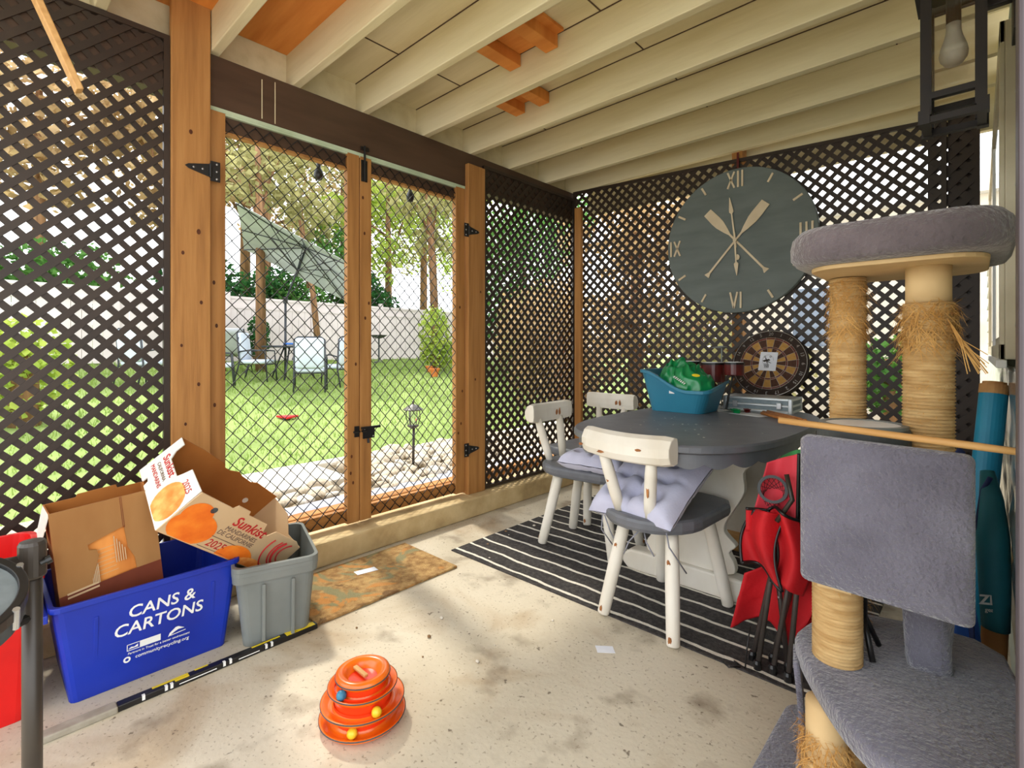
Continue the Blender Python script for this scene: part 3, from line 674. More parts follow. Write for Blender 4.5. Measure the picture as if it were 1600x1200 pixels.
# aluminium case
cs = thing('aluminium_case', 'small aluminium case on the table below the dartboard', 'case', (-.91, 3.13, tz))
MB().box(-1.08, -.73, 2.98, 3.18, tz+.006, tz+.072).build('case_body', 'alumpanel', cs, bevel=.004)
for z0, z1 in ((0, .014), (.033, .045), (.066, .08)):
    MB().box(-1.085, -.725, 2.975, 3.185, tz+z0, tz+z1).build('edge_band', 'alum', cs, bevel=.003)
for x in (-1.084, -.744): 
    for y in (2.972, 3.166): MB().box(x, x+.02, y, y+.02, tz, tz+.08).build('corner_post', 'alum', cs, bevel=.003)
for x in (-1.03, -.80): MB().box(x, x+.025, 2.966, 2.976, tz+.022, tz+.056).build('clasp', 'steel', cs, bevel=.002)
# dartboard leaning on the lattice, standing on the case
DC = V((-.955, 3.385, tz+.052+.208)); dn = V((.03, -1, .30)).normalized(); dux = V((1, .03, 0)).normalized()
dfr = frame(DC, dux, dn.cross(dux)); 
if dfr.col[2].xyz.dot(dn) < 0: dfr = frame(DC, dux, -(dn.cross(dux)))
db = thing('dartboard', 'round dartboard with a paper pinned on it, leaning on the lattice', 'dartboard', DC-V((0, .05, .208)))
def disc(r, n=48): return [(r*math.cos(2*math.pi*i/n), r*math.sin(2*math.pi*i/n)) for i in range(n)]
MB().prism(disc(.218), dfr, -.045, -.004).build('rim', 'dartblack', db, bevel=.004)
MB().prism(disc(.212), dfr, -.02, 0).build('board', 'dartblack', db)
for i in range(20):
    a0 = R(i*18-9); a1 = a0+R(18)
    pl = [(.012*math.cos(a0), .012*math.sin(a0)), (.165*math.cos(a0), .165*math.sin(a0)), (.166*math.cos((a0+a1)/2), .166*math.sin((a0+a1)/2)), (.165*math.cos(a1), .165*math.sin(a1)), (.012*math.cos(a1), .012*math.sin(a1))]
    MB().prism(pl, dfr, 0, .001).build('wedge', 'darttan' if i % 2 else 'dartbrown', db)
def ring(r0, r1, fr, d0, d1, n=48):
    mb = MB(); mb.rings([[fr @ V((*p, d)) for p in disc(r, n)] for r, d in ((r0, d0), (r0, d1), (r1, d1), (r1, d0))], False, False); return mb
ring(.2085, .2115, dfr, 0, .004).build('number_wire', 'steel', db)
for r0 in (.155, .096): ring(r0, r0+.009, dfr, .001, .0018).build('scoring_ring', 'drumred', db)
for r0 in (.1655, .154, .105, .095): ring(r0, r0+.0015, dfr, .001, .003).build('wire_ring', 'steel', db)
for i in range(20):
    a = R(i*18-9); c_, s_ = math.cos(a), math.sin(a)
    MB().prism([(.02*c_-.0008*s_, .02*s_+.0008*c_), (.02*c_+.0008*s_, .02*s_-.0008*c_), (.17*c_+.0008*s_, .17*s_-.0008*c_), (.17*c_-.0008*s_, .17*s_+.0008*c_)], dfr, .001, .003).build('wire', 'steel', db)
nums = [6, 13, 4, 18, 1, 20, 5, 12, 9, 14, 11, 8, 16, 7, 19, 3, 17, 2, 15, 10]
for i, q in enumerate(nums):
    a = R(i*18); text(str(q), 'number', 'steel', db, dfr @ Matrix.Translation((.190*math.cos(a), .190*math.sin(a), .001)) @ Matrix.Rotation(a-R(90), 4, 'Z') @ Matrix.Translation((0, -.009, 0)), .028, depth=.001)
pf = dfr @ Matrix.Translation((-.005, .01, .004)) @ Matrix.Rotation(R(-3), 4, 'Z')
pp = tag(MB().prism([(-.05, -.06), (.05, -.058), (.052, .062), (-.048, .06)], pf, 0, .0012).build('pinned_paper', 'paper'), 'white paper with a scribbled face pinned to the dartboard', 'paper')
for x, y, r in ((-.02, .03, .006), (.012, .032, .006)):
    ring(r*.6, r, pf @ Matrix.Translation((x, y, 0)), .0012, .0018, 14).build('drawn_eye', 'blackink', pp)
sc_ = MB(); pts = [pf @ V((-.02+.028*i/20, -.028+.016*math.sin(i*1.6), .0016)) for i in range(21)]; sc_.tube(pts, .0008, 4); sc_.build('scribble', 'blackink', pp)
sc_ = MB(); pts = [pf @ V((.045*math.cos(a/3)*.7, .008+.05*math.sin(a/3)*.7, .0016)) for a in range(0, 14)]; sc_.tube(pts, .0006, 4); sc_.build('scribble', 'greyink', pp)
dt = thing('dart', 'black flighted dart stuck in the paper on the dartboard', 'dart', pf @ V((.02, -.01, .002)))
MB().tube([pf @ V((.02, -.01, .002)), pf @ V((.022, -.02, .07)), pf @ V((.023, -.024, .10))], [.001, .003, .002], 6).build('barrel', 'black', dt)
for k in range(4):
    q = pf @ Matrix.Translation((.023, -.024, .10)) @ Matrix.Rotation(R(90*k+20), 4, 'Z')
    MB().obox(q @ V((0, -.0004, 0)), q.to_3x3() @ V((.018, 0, 0)), q.to_3x3() @ V((0, .0008, 0)), q.to_3x3() @ V((0, 0, .03))).build('flight', 'black', dt)
# loose things on the table
tag(MB().obox((-.99, 2.80, TZ), (.17, -.06, 0), (.05, .10, 0), (0, 0, .001)).build('paper_sheet', 'paper'), 'white sheet of paper under the wooden sticks on the table', 'paper')
tag(MB().obox((-.86, 2.93, TZ), (.12, -.02, 0), (.02, .08, 0), (0, 0, .001)).build('paper_sheet', 'paper'), 'white sheet of paper against the aluminium case', 'paper')
for k, (a, b, lb) in enumerate((((-.83, 2.92, TZ+.012), (-.585, 2.66, TZ+.012), 'honey wood drumstick lying rearmost on the grey tabletop'), ((-.84, 2.88, TZ+.012), (-.605, 2.63, TZ+.012), 'honey wood drumstick lying in the middle on the grey tabletop'),
                              ((-.83, 2.82, TZ+.012), (-.66, 2.63, TZ+.012), 'dark tipped drumstick lying foremost on the grey tabletop'))):
    a, b = V(a), V(b); d = b-a
    s_ = thing('drumstick', lb, 'drumstick', a, group='drumsticks on the table')
    MB().tube([a, a+d*.85, a+d*.93], [.008, .008, .004], 8).build('shaft', 'stick', s_, smooth=True)
    MB().tube([a+d*.93, a+d*.96, b], [.004, .008, .003], 8).build('tip', 'stick' if k < 2 else 'black', s_, smooth=True)
for k, (x, y, mt) in enumerate(((-.99, 2.84, 'greenbag'), (-.965, 2.80, 'greenbag'), (-.93, 2.86, 'drumred'))):
    d = thing('dart', ('green flighted dart on the table beside the tub', 'second green flighted dart on the table, nearer the edge', 'dark red flighted dart on the table by the case')[k], 'dart', (x, y, TZ), R(40*k-30), 'darts on the table')
    MB().tube([(-.09, 0, .012), (-.02, 0, .012), (.0, 0, .012)], [.001, .0035, .002], 6).build('barrel', 'brass', d, local=True)
    for q in range(4):
        a = R(45+90*q); MB().obox((0, 0, .014), (.032, 0, 0), (0, .018*math.cos(a), .018*math.sin(a)*.7), (0, -.001*math.sin(a), .001*math.cos(a))).build('flight', mt, d, local=True)
tag(MB().tube([(-1.06, 2.83, TZ+.006), (-.96, 2.91, TZ+.006)], .005, 8).build('marker_pen', 'cardwhite', smooth=True), 'white and red pen beside the teal tub', 'pen')

# ---------------------------------------------------------------- wall clock with oars
CK = V((-1.178, YB-.07, 1.826)); cr = .478
cfr = frame(CK, (1, 0, 0), (0, 0, 1))        # local z points to -y (towards the room)
ck = thing('wall_clock', 'large round slate grey clock with cream numerals and crossed oars', 'clock', CK-V((0, 0, cr)))
MB().prism(disc(cr, 72), cfr, -.045, 0).build('clock_face', 'clockface', ck, bevel=.004)
def stroke(p, q, wd, nm, d=.008, mt='clocknum'):
    p, q = V((*p, 0)), V((*q, 0)); dd = (q-p).normalized(); nn = V((-dd.y, dd.x, 0))*wd/2
    return MB().prism([(p-nn).xy, (q-nn).xy, (q+nn).xy, (p+nn).xy], cfr, 0, d).build(nm, mt, ck, bevel=.0015)
def numeral(cx, cy, marks):
    for (a, b, c, d) in marks: stroke((cx+a, cy+b), (cx+c, cy+d), .0125, 'numeral_bar')
Xm = lambda x, h=.054: [(x-.022, -h, x+.022, h), (x+.022, -h, x-.022, h)]
Im = lambda x, h=.054: [(x, -h, x, h)]
numeral(0, .405, Xm(-.03)+Im(.015)+Im(.042))
numeral(.415, 0, Im(-.032)+Im(0)+Im(.032))
numeral(0, -.395, [(-.035, .054, -.012, -.054), (.011, .054, -.012, -.054)]+Im(.032))
numeral(-.415, 0, Im(-.036)+Xm(.01))
for k in (1, 2, 4, 5, 7, 8, 10, 11):
    a = R(90-30*k); c_, s_ = math.cos(a), math.sin(a); stroke((.395*c_, .395*s_), (.455*c_, .455*s_), .014, 'hour_tick')
for sg in (-1, 1):      # oars
    ang = math.atan2(.215, sg*.185); M2 = cfr @ Matrix.Rotation(ang-R(90), 4, 'Z')
    oar = half([(.007, -.265), (.019, -.285)][::-1]+[(.007, -.255), (.007, .07), (.026, .125), (.034, .17), (.031, .285)])
    oar = half([(.020, -.292), (.018, -.286), (.007, -.262), (.0065, .06), (.018, .10), (.031, .16), (.033, .20), (.030, .287)])
    MB().prism(oar, M2, .001+.006*(sg > 0), .007+.006*(sg > 0)).build('oar', 'clocknum', ck, bevel=.001)
def hand(ang, l, nm, z0):
    M2 = cfr @ Matrix.Rotation(R(ang), 4, 'Z')
    MB().prism(half([(.004, -.05), (.006, 0), (.004, l*.62), (.014, l*.66), (.013, l*.72), (.0015, l)]), M2, z0, z0+.003).build(nm, 'clocknum', ck)
hand(7, .29, 'minute_hand', .016); hand(183, .235, 'hour_hand', .0195)
MB().prism([(.013*math.cos(i*.4), -.115+.019*math.sin(i*.4)) for i in range(16)], cfr @ Matrix.Rotation(R(8), 4, 'Z'), .016, .019).build('counterweight', 'clocknum', ck)
MB().prism(disc(.012, 16), cfr, .015, .025).build('hub', 'clocknum', ck)
MB().box(-1.185, -1.172, YB-.036, YB-.026, 2.27, 2.42).build('hanger', 'drumred', ck)

# ---------------------------------------------------------------- recycling boxes at the left
bb = thing('recycling_box', 'blue recycling box lettered CANS & CARTONS', 'recycling box', (-2.24, .43, 0))
bot = rrect(-2.395, -2.062, .215, .655, .02, 3); top = rrect(-2.418, -2.035, .172, .690, .025, 3)
tub('box_shell', 'bluebin', bb, bot, top, .0, .322, .006, .010)
for y in (.27, .60):
    MB().obox((-2.058, y, .06), (.022, 0, .20), (0, .012, 0), (-.006, 0, 0)).build('rib', 'bluebin', bb, bevel=.002)
for y0, y1 in ((.30, .42), (.50, .56), (.60, .645)):
    MB().box(-2.034, -2.024, y0, y1, .318, .3235).build('rim_step', 'bluebin', bb, bevel=.001)
MB().box(-2.43, -2.03, .150, .163, .285, .31).build('handle', 'bluebin', bb, bevel=.003)
# front face frame: right = +y, up = z with slight outward lean
sl = V((.027, 0, .30)).normalized()
def bf(y, z): return frame((-2.062+.027*z/.30+.0012, y, z), (0, 1, 0), sl)
text('CANS &', 'lettering', 'whiteink', bb, bf(.452, .222), .055, shear=.12, bold=.0006); text('CARTONS', 'lettering', 'whiteink', bb, bf(.446, .168), .055, shear=.12, bold=.0006)
text('Partners in Trust for a better environment', 'lettering', 'whiteink', bb, bf(.446, .097), .0102, shear=.15)
text('communityrecycling.org', 'lettering', 'whiteink', bb, bf(.455, .078), .0160, shear=.15)
ring(.005, .010, bf(.356, .082), 0, .0008, 16).build('recycling_emblem', 'whiteink', bb)
MB().prism([(0, 0), (.058, 0), (.058, .022), (0, .022)], bf(.39, .110), 0, .0008).build('logo', 'whiteink', bb)
fr = bf(.355, .110)
for a, b, c, d in ((0, 0, .034, .002), (0, .02, .034, .022), (0, 0, .002, .022)): MB().prism([(a, b), (c, b), (c, d), (a, d)], fr, 0, .0008).build('logo_outline', 'whiteink', bb)
MB().prism([(.004, .006), (.012, .012), (.02, .009), (.03, .015), (.03, .006)], fr, 0, .0008).build('logo', 'whiteink', bb)
MB().prism([(0, 0), (.004, .012), (.022, .027), (.03, .027), (.048, .016), (.03, .017), (.018, .012)], bf(.470, .110), 0, .0008).build('logo', 'whiteink', bb)
MB().prism([(.006, 0), (.052, .004), (.052, .006), (.006, .002)], bf(.470, .112), 0, .0008).build('logo', 'whiteink', bb)
# grey tote
fA, fB = V((-1.974, .655, 0)), V((-1.893, .925, 0)); ey_ = (fB-fA).normalized(); ex_ = V((-ey_.y, ey_.x, 0))
gt = thing('storage_tote', 'grey plastic tote beside the blue recycling box', 'tote', (fA+fB)/2+ex_*.2)
def gq(pts): return [((fA+ex_*p[0]+ey_*p[1]).x, (fA+ex_*p[0]+ey_*p[1]).y) for p in pts]
L = (fB-fA).length
tub('tote_shell', 'greybin', gt, gq(rrect(.02, .40, .03, L-.025, .03, 5)), gq(rrect(0, .42, 0, L, .035, 5)), 0, .305, .005, .014)
tub('tote_collar', 'greybin', gt, gq(rrect(-.006, .426, -.006, L+.006, .035, 5)), gq(rrect(-.008, .428, -.008, L+.008, .035, 5)), .245, .29, .004, .001, False)
for q in (.09, .19): 
    p = fA+ex_*-.004+ey_*q+V((0, 0, .02)); MB().obox(p, ey_*.012, V((ex_.x*-.012, ex_.y*-.012, .215)), ex_*.01).build('rib', 'greybin', gt, bevel=.002)
# red tote
rt_ = thing('storage_tote', 'tall red plastic tote left of the blue recycling box', 'tote', (-2.25, -.10, 0))
tub('tote_shell', 'redplast', rt_, rrect(-2.40, -2.085, -.33, .125, .03, 4), rrect(-2.425, -2.04, -.37, .150, .04, 4), 0, .47, .006, .014)
MB().box(-2.30, -2.16, .148, .166, .38, .43).build('handle', 'redplast', rt_, bevel=.004)
# brown cardboard box in the blue box
ang = R(5.5); ca, sa = math.cos(ang), math.sin(ang); O = V((-2.115, .222, .045)); U = V((.0, ca, sa)); W_ = V((-.02, -sa, ca)).normalized(); D = V((-1, 0, -.03)).normalized()
cb = thing('cardboard_box', 'open brown cardboard box with a torn front standing in the blue box', 'cardboard box', O)
wB, hB, dB = .272, .545, .165
ffr = frame(O, U, W_)
def cpan(nm, poly, fr, mt, th=.004, par=None): return MB().prism(poly, fr, -th, 0).build(nm, mt, par or cb)
torn = [(0, 0), (.075, 0), (.085, .30), (.10, .345), (.108, .37), (.104, .392), (.085, .398), (.083, .415), (.182, .445), (.182, .425), (.185, .37), (.20, .33), (.205, .25), (.21, 0), (wB, 0), (wB, hB), (0, hB)]
cpan('front_panel', torn, ffr, 'card')
cpan('front_liner', [(.04, 0), (.23, 0), (.23, .46), (.04, .46)], frame(O+D*.012, U, W_), 'rawply')
for k in range(7):
    z_ = .30+.014*k; MB().prism([(.10, z_), (.155-.004*(k % 3), z_+.004), (.155-.004*(k % 3), z_+.0055), (.10, z_+.0015)], frame(O+D*.012, U, W_), 0, .0006).build('print_line', 'cardprint', cb)
for a, b in (((.085, .30), (.105, .392)), ((.150, .36), (.182, .42))):   # torn corrugations
    for k in range(5):
        q = a[0]+(b[0]-a[0])*k/5; MB().prism([(q, a[1]-.03), (q+.0025, a[1]-.03), (q+.0025, b[1]-.012*k), (q, b[1]-.012*k)], frame(O+D*.004, U, W_), 0, .003).build('corrugation', 'cardprint', cb)
cpan('printed_band', [(0, 0), (wB, 0), (wB, .292), (.19, .29), (.0, .275)], frame(O+D*-.0006, U, W_), 'cardred', .0004)
for k in range(2): MB().prism([(.02, .262+.012*k), (.10, .27+.012*k), (.10, .276+.012*k), (.02, .268+.012*k)], ffr, .0004, .001).build('print_line', 'cardprint', cb)
for q in (.178, .182): MB().prism([(q, .44), (q+.0015, .44), (q+.0015, hB), (q, hB)], ffr, 0, .0006).build('crease', 'cardred', cb)
cpan('back_panel', [(0, 0), (wB, 0), (wB, hB), (.20, hB), (.197, hB+.012), (.09, hB+.010), (.085, hB), (0, hB)], frame(O+D*dB, U, W_), 'cardin')
cpan('side_panel', [(0, 0), (dB, 0), (dB, hB), (0, hB)], frame(O+D*dB, -D, W_), 'cardin')
cpan('side_panel', [(0, 0), (dB, 0), (dB, hB), (0, hB)], frame(O+U*wB, D, W_), 'cardin')
cpan('bottom_panel', [(0, 0), (wB, 0), (wB, dB), (0, dB)], frame(O, U, D), 'cardin')
MB().prism([(0, 0), (dB, 0), (dB-.01, -.085), (.02, -.11)], frame(O+W_*hB, D, W_+U*.28), 0, .003).build('flap', 'cardwhite', cb)
# printed fruit box tipped across the two bins
s_ = 1.08
def sc3(p): return V((p[0]*s_, p[1]*s_, 1.1+(p[2]-1.1)*s_))
PA = sc3((-1.751, .49, .663)); e1 = V((-.293, .747, -.597)).normalized(); e2 = V((-.88, .034, .474)); e2 = (e2-e1*e2.dot(e1)).normalized(); e3 = V((-.375, -.664, -.647)); e3 = (e3-e1*e3.dot(e1)-e2*e3.dot(e2)).normalized()
l1, l2, l3 = .516*s_, .288*s_, .161*s_
fb = thing('fruit_box', 'open printed mandarin box tipped across the blue and grey bins', 'cardboard box', PA+e3*l3+e1*l1*.5)
def pan(nm, poly, o, ex, ey, mt, th=.004, bl=0, par=None): return MB().prism(poly, frame(o, ex, ey), -th/2+bl, th/2+bl).build(nm, mt, par or fb)
ffo = frame(PA+e3*l3, e1, -e3)     # front face: x along the box, y towards the rim
fz = 1 if ffo.col[2].xyz.dot(-e2) > 0 else -1
frontp = [(0, 0), (l1, 0), (l1, l3*.88), (l1*.93, l3*.98), (l1*.70, l3*.97), (l1*.665, l3*.80), (l1*.615, l3*.80), (l1*.58, l3*1.02), (l1*.40, l3*1.02), (l1*.385, l3*1.10), (l1*.28, l3*1.10), (l1*.265, l3), (0, l3)]
fp = pan('front_panel', frontp, PA+e3*l3, e1, -e3, 'cardprint')
def onf(x, y): return ffo @ Matrix.Translation((x, y, .0026*fz)) if fz > 0 else ffo @ Matrix.Translation((x, y, -.0026)) @ Matrix.Rotation(math.pi, 4, 'Y')
text('Sunkist', 'lettering', 'redink', fp, onf(l1*.50, l3*.70), .056, shear=.1, bold=.0008)
text('MANDARINES', 'lettering', 'greyink', fp, onf(l1*.49, l3*.55), .025); text('DE CALIFORNIE', 'lettering', 'greyink', fp, onf(l1*.485, l3*.42), .025)
text('2025', 'lettering', 'redink', fp, onf(l1*.41, l3*.11), .042)
MB().prism([(-.09, 0), (.07, 0), (.07, .0025), (-.09, .0025)], onf(l1*.48, l3*.33), 0, .0006).build('print_line', 'greyink', fp)
MB().prism([(-.07, 0), (.06, 0), (.06, .002), (-.07, .002)], onf(l1*.42, l3*.05), 0, .0006).build('print_line', 'greyink', fp)
def half_ell(cx, cy, rx, ry, y0, n=26):
    return [(cx+rx*math.cos(2*math.pi*i/n), max(y0, cy+ry*math.sin(2*math.pi*i/n))) for i in range(n)]
MB().prism([(p[0], p[1]) for p in half_ell(.092, .055, .09, .062, .003)], onf(0, 0), 0, .0006).build('fruit_print', 'orangeprint', fp)
MB().prism([(p[0], p[1]) for p in half_ell(.062, .10, .055, .05, .003)], onf(0, 0), 0, .0007).build('fruit_print', 'orangeprint', fp)
MB().prism([(p[0], p[1]) for p in half_ell(l1*.60, .005, .085, .062, .003)], onf(0, 0), 0, .0006).build('fruit_print', 'orangeprint', fp)
MB().prism([(p[0], p[1]) for p in half_ell(l1*.76, .0, .08, .04, .003)], onf(0, 0), 0, .0007).build('fruit_print', 'peelprint', fp)
for r in (.055, .075, .088, .118):
    pts = [(l1*.99+r*math.cos(R(90+9*i))*1.15, l3*.62+r*math.sin(R(90+9*i))*.9) for i in range(17)]
    pts = [p for p in pts if p[0] < l1*.995 and .004 < p[1] < l3*.86]
    if len(pts) > 2: MB().tube([onf(*p) @ V((0, 0, 0)) for p in pts], .0035 if r != .075 else .006, 4).build('swirl_print', 'redink', fp)
MB().prism(disc(.012, 16), onf(l1*.17, l3*.80), 0, .0007).build('vent_hole', 'darkgrey', fp)
# end panel (left): x towards the back, y towards the rim
efo = frame(PA+e3*l3, e2, -e3); ez_ = 1 if efo.col[2].xyz.dot(-e1) > 0 else -1
endp = [(0, 0), (l2*.72, 0), (l2*.735, l3*.10), (l2*.80, l3*.12), (l2*.80, 0), (l2, 0), (l2, l3), (l2*.86, l3), (l2*.86, l3*.80), (l2*.80, l3*.66), (l2*.48, l3*.66), (l2*.44, l3*.80), (l2*.40, l3*.98), (l2*.02, l3)]
ep = pan('end_panel', endp, PA+e3*l3, e2, -e3, 'cardwhite')
def one(x, y, rot=0): return (efo @ Matrix.Translation((x, y, .0026)) if ez_ > 0 else efo @ Matrix.Translation((x, y, -.0026)) @ Matrix.Rotation(math.pi, 4, 'Y')) @ Matrix.Rotation(R(rot), 4, 'Z')
text('Sunkist', 'lettering', 'redink', ep, one(l2*.72, l3*.52), .040, bold=.0005); text('CALIFORNIA', 'lettering', 'greyink', ep, one(l2*.72, l3*.38), .018); text('MANDARINS', 'lettering', 'redink', ep, one(l2*.72, l3*.24), .022)
text('2025', 'lettering', 'redink', ep, one(l2*.22, l3*.72), .032)
MB().prism([((1 if ez_ > 0 else -1)*(l2*.24+.062*math.cos(i*.24)*1.1), .062+.068*math.sin(i*.24)) if .062+.068*math.sin(i*.24) > .004 else ((1 if ez_ > 0 else -1)*(l2*.24+.062*math.cos(i*.24)*1.1), .004) for i in range(26)], one(0, 0), 0, .0006).build('fruit_print', 'peelprint', ep)
pan('back_panel', [(0, 0), (l1, 0), (l1, l3*.95), (l1*.75, l3*1.0), (l1*.70, l3*.93), (l1*.60, l3*.95), (l1*.55, l3), (l1*.48, l3*.92), (l1*.42, l3*.92), (l1*.40, l3), (l1*.2, l3*1.02), (0, l3)], PA+e3*l3+e2*l2, e1, -e3, 'cardin')
pan('end_panel', [(0, 0), (l2, 0), (l2, l3*.9), (l2*.6, l3), (l2*.3, l3*.8), (0, l3*.9)], PA+e3*l3+e1*l1, e2, -e3, 'cardprint')
pan('bottom_panel', [(0, 0), (l1, 0), (l1, l2), (0, l2)], PA+e3*l3, e1, e2, 'cardin')
MB().prism(disc(.012, 16), frame(PA+e2*(l2-.004)+e3*l3*.5+e1*l1*.80, e1, -e3), -.001, .002).build('vent_hole', 'cardwhite', fb)
# hockey stick shaft on the floor
hs = thing('hockey_stick', 'black and yellow hockey stick shaft lying in front of the blue box', 'hockey stick', (-1.925, .55, 0))
MB().box(-1.944, -1.914, .31, .94, .0, .02).build('shaft', 'black', hs, bevel=.003)
MB().box(-1.952, -1.910, .10, .31, .0, .02).build('grip', 'griptape', hs, bevel=.004, label='pale grey taped end')
for y0, y1, x0, x1 in ((.40, .50, -1.940, -1.930), (.52, .56, -1.944, -1.936), (.46, .50, -1.928, -1.918), (.70, .80, -1.938, -1.930), (.82, .93, -1.942, -1.916)):
    MB().box(x0, x1, y0, y1, .0195, .0208).build('graphic', 'yellowink', hs)
for y in (.37, .43, .445, .60, .62, .74, .76): MB().box(-1.924, -1.9135, y, y+.008, .006, .0205).build('graphic', 'whiteink', hs)
for y0, y1 in ((.47, .58), (.65, .72)): MB().box(-1.9145, -1.9135, y0, y1, .008, .011).build('graphic', 'whiteink', hs)
# drum pad on a rack
rk = thing('drum_rack', 'dark bronze tube rack standing at the left edge', 'drum rack', (-1.31, .083, 0))
MB().tube([(-1.31, .083, 0), (-1.31, .083, .735)], .0150, 18).build('upright', 'rack', rk, smooth=True)
MB().tube([(-1.31, .083, .70), (-1.36, -.45, .70)], .0165, 16).build('crossbar', 'rack', rk, smooth=True)
MB().lathe([(.019, 0), (.021, .004), (.021, .062), (.018, .068), (.001, .070)], 18, (-1.31, .083, .672)).build('clamp', 'rack', rk, smooth=False)
MB().lathe([(.005, 0), (.005, .008), (.008, .008), (.008, .016)], 10, (0, 0, 0)).build('wing_bolt', 'black', rk, local=True).matrix_basis = Matrix.Translation((.02, .01, .70)) @ Matrix.Rotation(R(-70), 4, 'X') 
MB().tube([(-1.31, .083, .03), (-1.22, .2, .012)], .012, 10).tube([(-1.31, .083, .03), (-1.25, -.08, .012)], .012, 10).build('foot', 'rack', rk, smooth=True)
pn = V((.42, -.02, .90)).normalized(); pfm = frame((-1.215, -.030, .690), (0, 1, 0), (-pn.z, 0, pn.x))
if pfm.col[2].xyz.dot(pn) < 0: pfm = frame((-1.215, -.030, .690), (0, -1, 0), (-pn.z, 0, pn.x))
pd = thing('drum_pad', 'round grey electronic drum pad with black hoop at the left edge', 'drum pad', (-1.215, -.030, .62))
MB().prism(disc(.094, 40), pfm, -.008, .002).build('pad_head', 'drumhead', pd)
ring(.089, .103, pfm, -.012, .010).build('hoop', 'black', pd, bevel=.002); MB().prism(disc(.099, 40), pfm, -.045, -.009).build('shell', 'darkgrey', pd)
for a in (25, 85, 145, 205, 265, 325):
    q = pfm @ Matrix.Rotation(R(a), 4, 'Z'); MB().tube([q @ V((.103, 0, -.030)), q @ V((.103, 0, .012))], .005, 8).build('tension_lug', 'steel', pd)
MB().tube([pfm @ V((0, 0, -.05)), V((-1.26, .03, .60)), V((-1.31, .083, .60))], .009, 8).build('arm', 'black', pd)
# wooden stake hanging from the ceiling at top left
tag(MB().bar((-1.90, .219, 1.845), (-1.90, -.028, 2.45), .018, .042, (1, 0, 0)).build('wooden_stake', 'dowel', bevel=.003), 'pale wooden stake slanting down from a joist before the left lattice', 'stake')

# ---------------------------------------------------------------- orange cat track toy
tc0 = (-1.345, .80); ty_ = thing('cat_track_toy', 'orange three tier cat ball track toy on the floor', 'cat toy', (*tc0, 0))
def tier(r, z, nm):
    MB().lathe([(r*.995, z+.0235), (r*1.008, z+.0245), (r*1.008, z+.0275), (r*.985, z+.0278)], 48, (*tc0, 0), cap=False).build('rim_line', 'darkgrey', ty_, smooth=True)
    return MB().lathe([(r*.76, z), (r*.84, z+.005), (r*.95, z+.016), (r, z+.024), (r*.995, z+.028), (r*.95, z+.027), (r*.84, z+.019), (r*.76, z+.016), (r*.69, z+.019), (r*.66, z+.028), (r*.65, z+.05)], 48, (*tc0, 0), cap=False).build(nm, 'toyorange', ty_, smooth=True)
tier(.124, 0, 'tier'); tier(.120, .043, 'tier'); tier(.100, .086, 'tier')
MB().lathe([(.05, .122), (.064, .125), (.074, .130), (.079, .138), (.077, .147), (.068, .152), (.057, .150), (.047, .141), (.041, .126), (.001, .124)], 48, (*tc0, 0)).build('top_ring', 'toyorange', ty_, smooth=True)
MB().lathe([(.0785, .1375), (.0798, .1385), (.0798, .1412), (.0775, .1418)], 48, (*tc0, 0), cap=False).build('rim_line', 'darkgrey', ty_, smooth=True)
MB().lathe([(.043, .1265), (.001, .1275)], 30, (*tc0, 0)).build('well', 'toyred', ty_); MB().box(tc0[0]-.045, tc0[0]+.02, tc0[1]-.007, tc0[1]+.006, .134, .142).build('crossbar', 'dowel', ty_, bevel=.002)
for r, z, h_ in ((.655*.124, .02, .05), (.655*.120, .063, .05), (.655*.100, .106, .03)): MB().lathe([(r+.002, z), (r+.002, z+h_)], 40, (*tc0, 0), cap=False).build('inner_wall', 'toyred', ty_, smooth=True)
for (a, r, z, mt) in ((-48, .098, .032, 'toyyel'), (-8, .096, .075, 'toyyel'), (-78, .080, .118, 'toyblue')):
    q = R(a); MB().sphere((tc0[0]+r*math.cos(q), tc0[1]+r*math.sin(q), z), .0145, 16, 10).build('ball', mt, ty_, smooth=True)

# ---------------------------------------------------------------- cat tree
ct = thing('cat_tree', 'grey plush cat tree with sisal posts by the house wall', 'cat tree', (-.13, 1.35, 0))
def rope(cx, cy, r, z0, z1, nm='sisal_post', amp=.0016, pitch=.0072):
    n = int((z1-z0)/pitch*4); prof = [(r-.003, z0)]+[(r+amp*math.sin(i*math.pi/2), z0+(z1-z0)*i/n) for i in range(n+1)]+[(r-.003, z1)]
    return MB().lathe(prof, 26, (cx, cy, 0)).build(nm, 'sisal', ct, smooth=True)
def fray(cx, cy, r, z0, z1, n, ln_=.05, par=None, spread=1.0, droop=1.0):
    mb = MB()
    for i in range(n):
        a = random.uniform(0, 6.28); z = random.uniform(z0, z1); l = ln_*random.uniform(.5, 1.2)
        d = V((math.cos(a), math.sin(a), 0)); t_ = V((-d.y, d.x, 0)); p = V((cx, cy, z))+d*(r-.001)
        tw = random.uniform(-.6, .6)
        up_ = random.uniform(-.9, .5)*droop; tw *= 1.6
        q1 = p+d*l*.2*spread+V((0, 0, l*.4*up_))+t_*l*tw*.4; q2 = p+d*l*random.uniform(.02, .32)*spread+V((0, 0, l*up_-l*.2))+t_*l*tw
        wv = t_*.0008
        mb.add([p-wv, p+wv, q1+wv, q1-wv, q2], [(0, 1, 2, 3), (3, 2, 4)])
    return mb.build('frayed_fibre', 'fibre', par or ct, kind='stuff')
def plushbox(nm, fn_pts, zs, mt, par=None):
    return MB().rings([[(*p, z) for p in fn_pts(k)] for k, z in zs]).build(nm, mt, par or ct, smooth=True, sub=1)
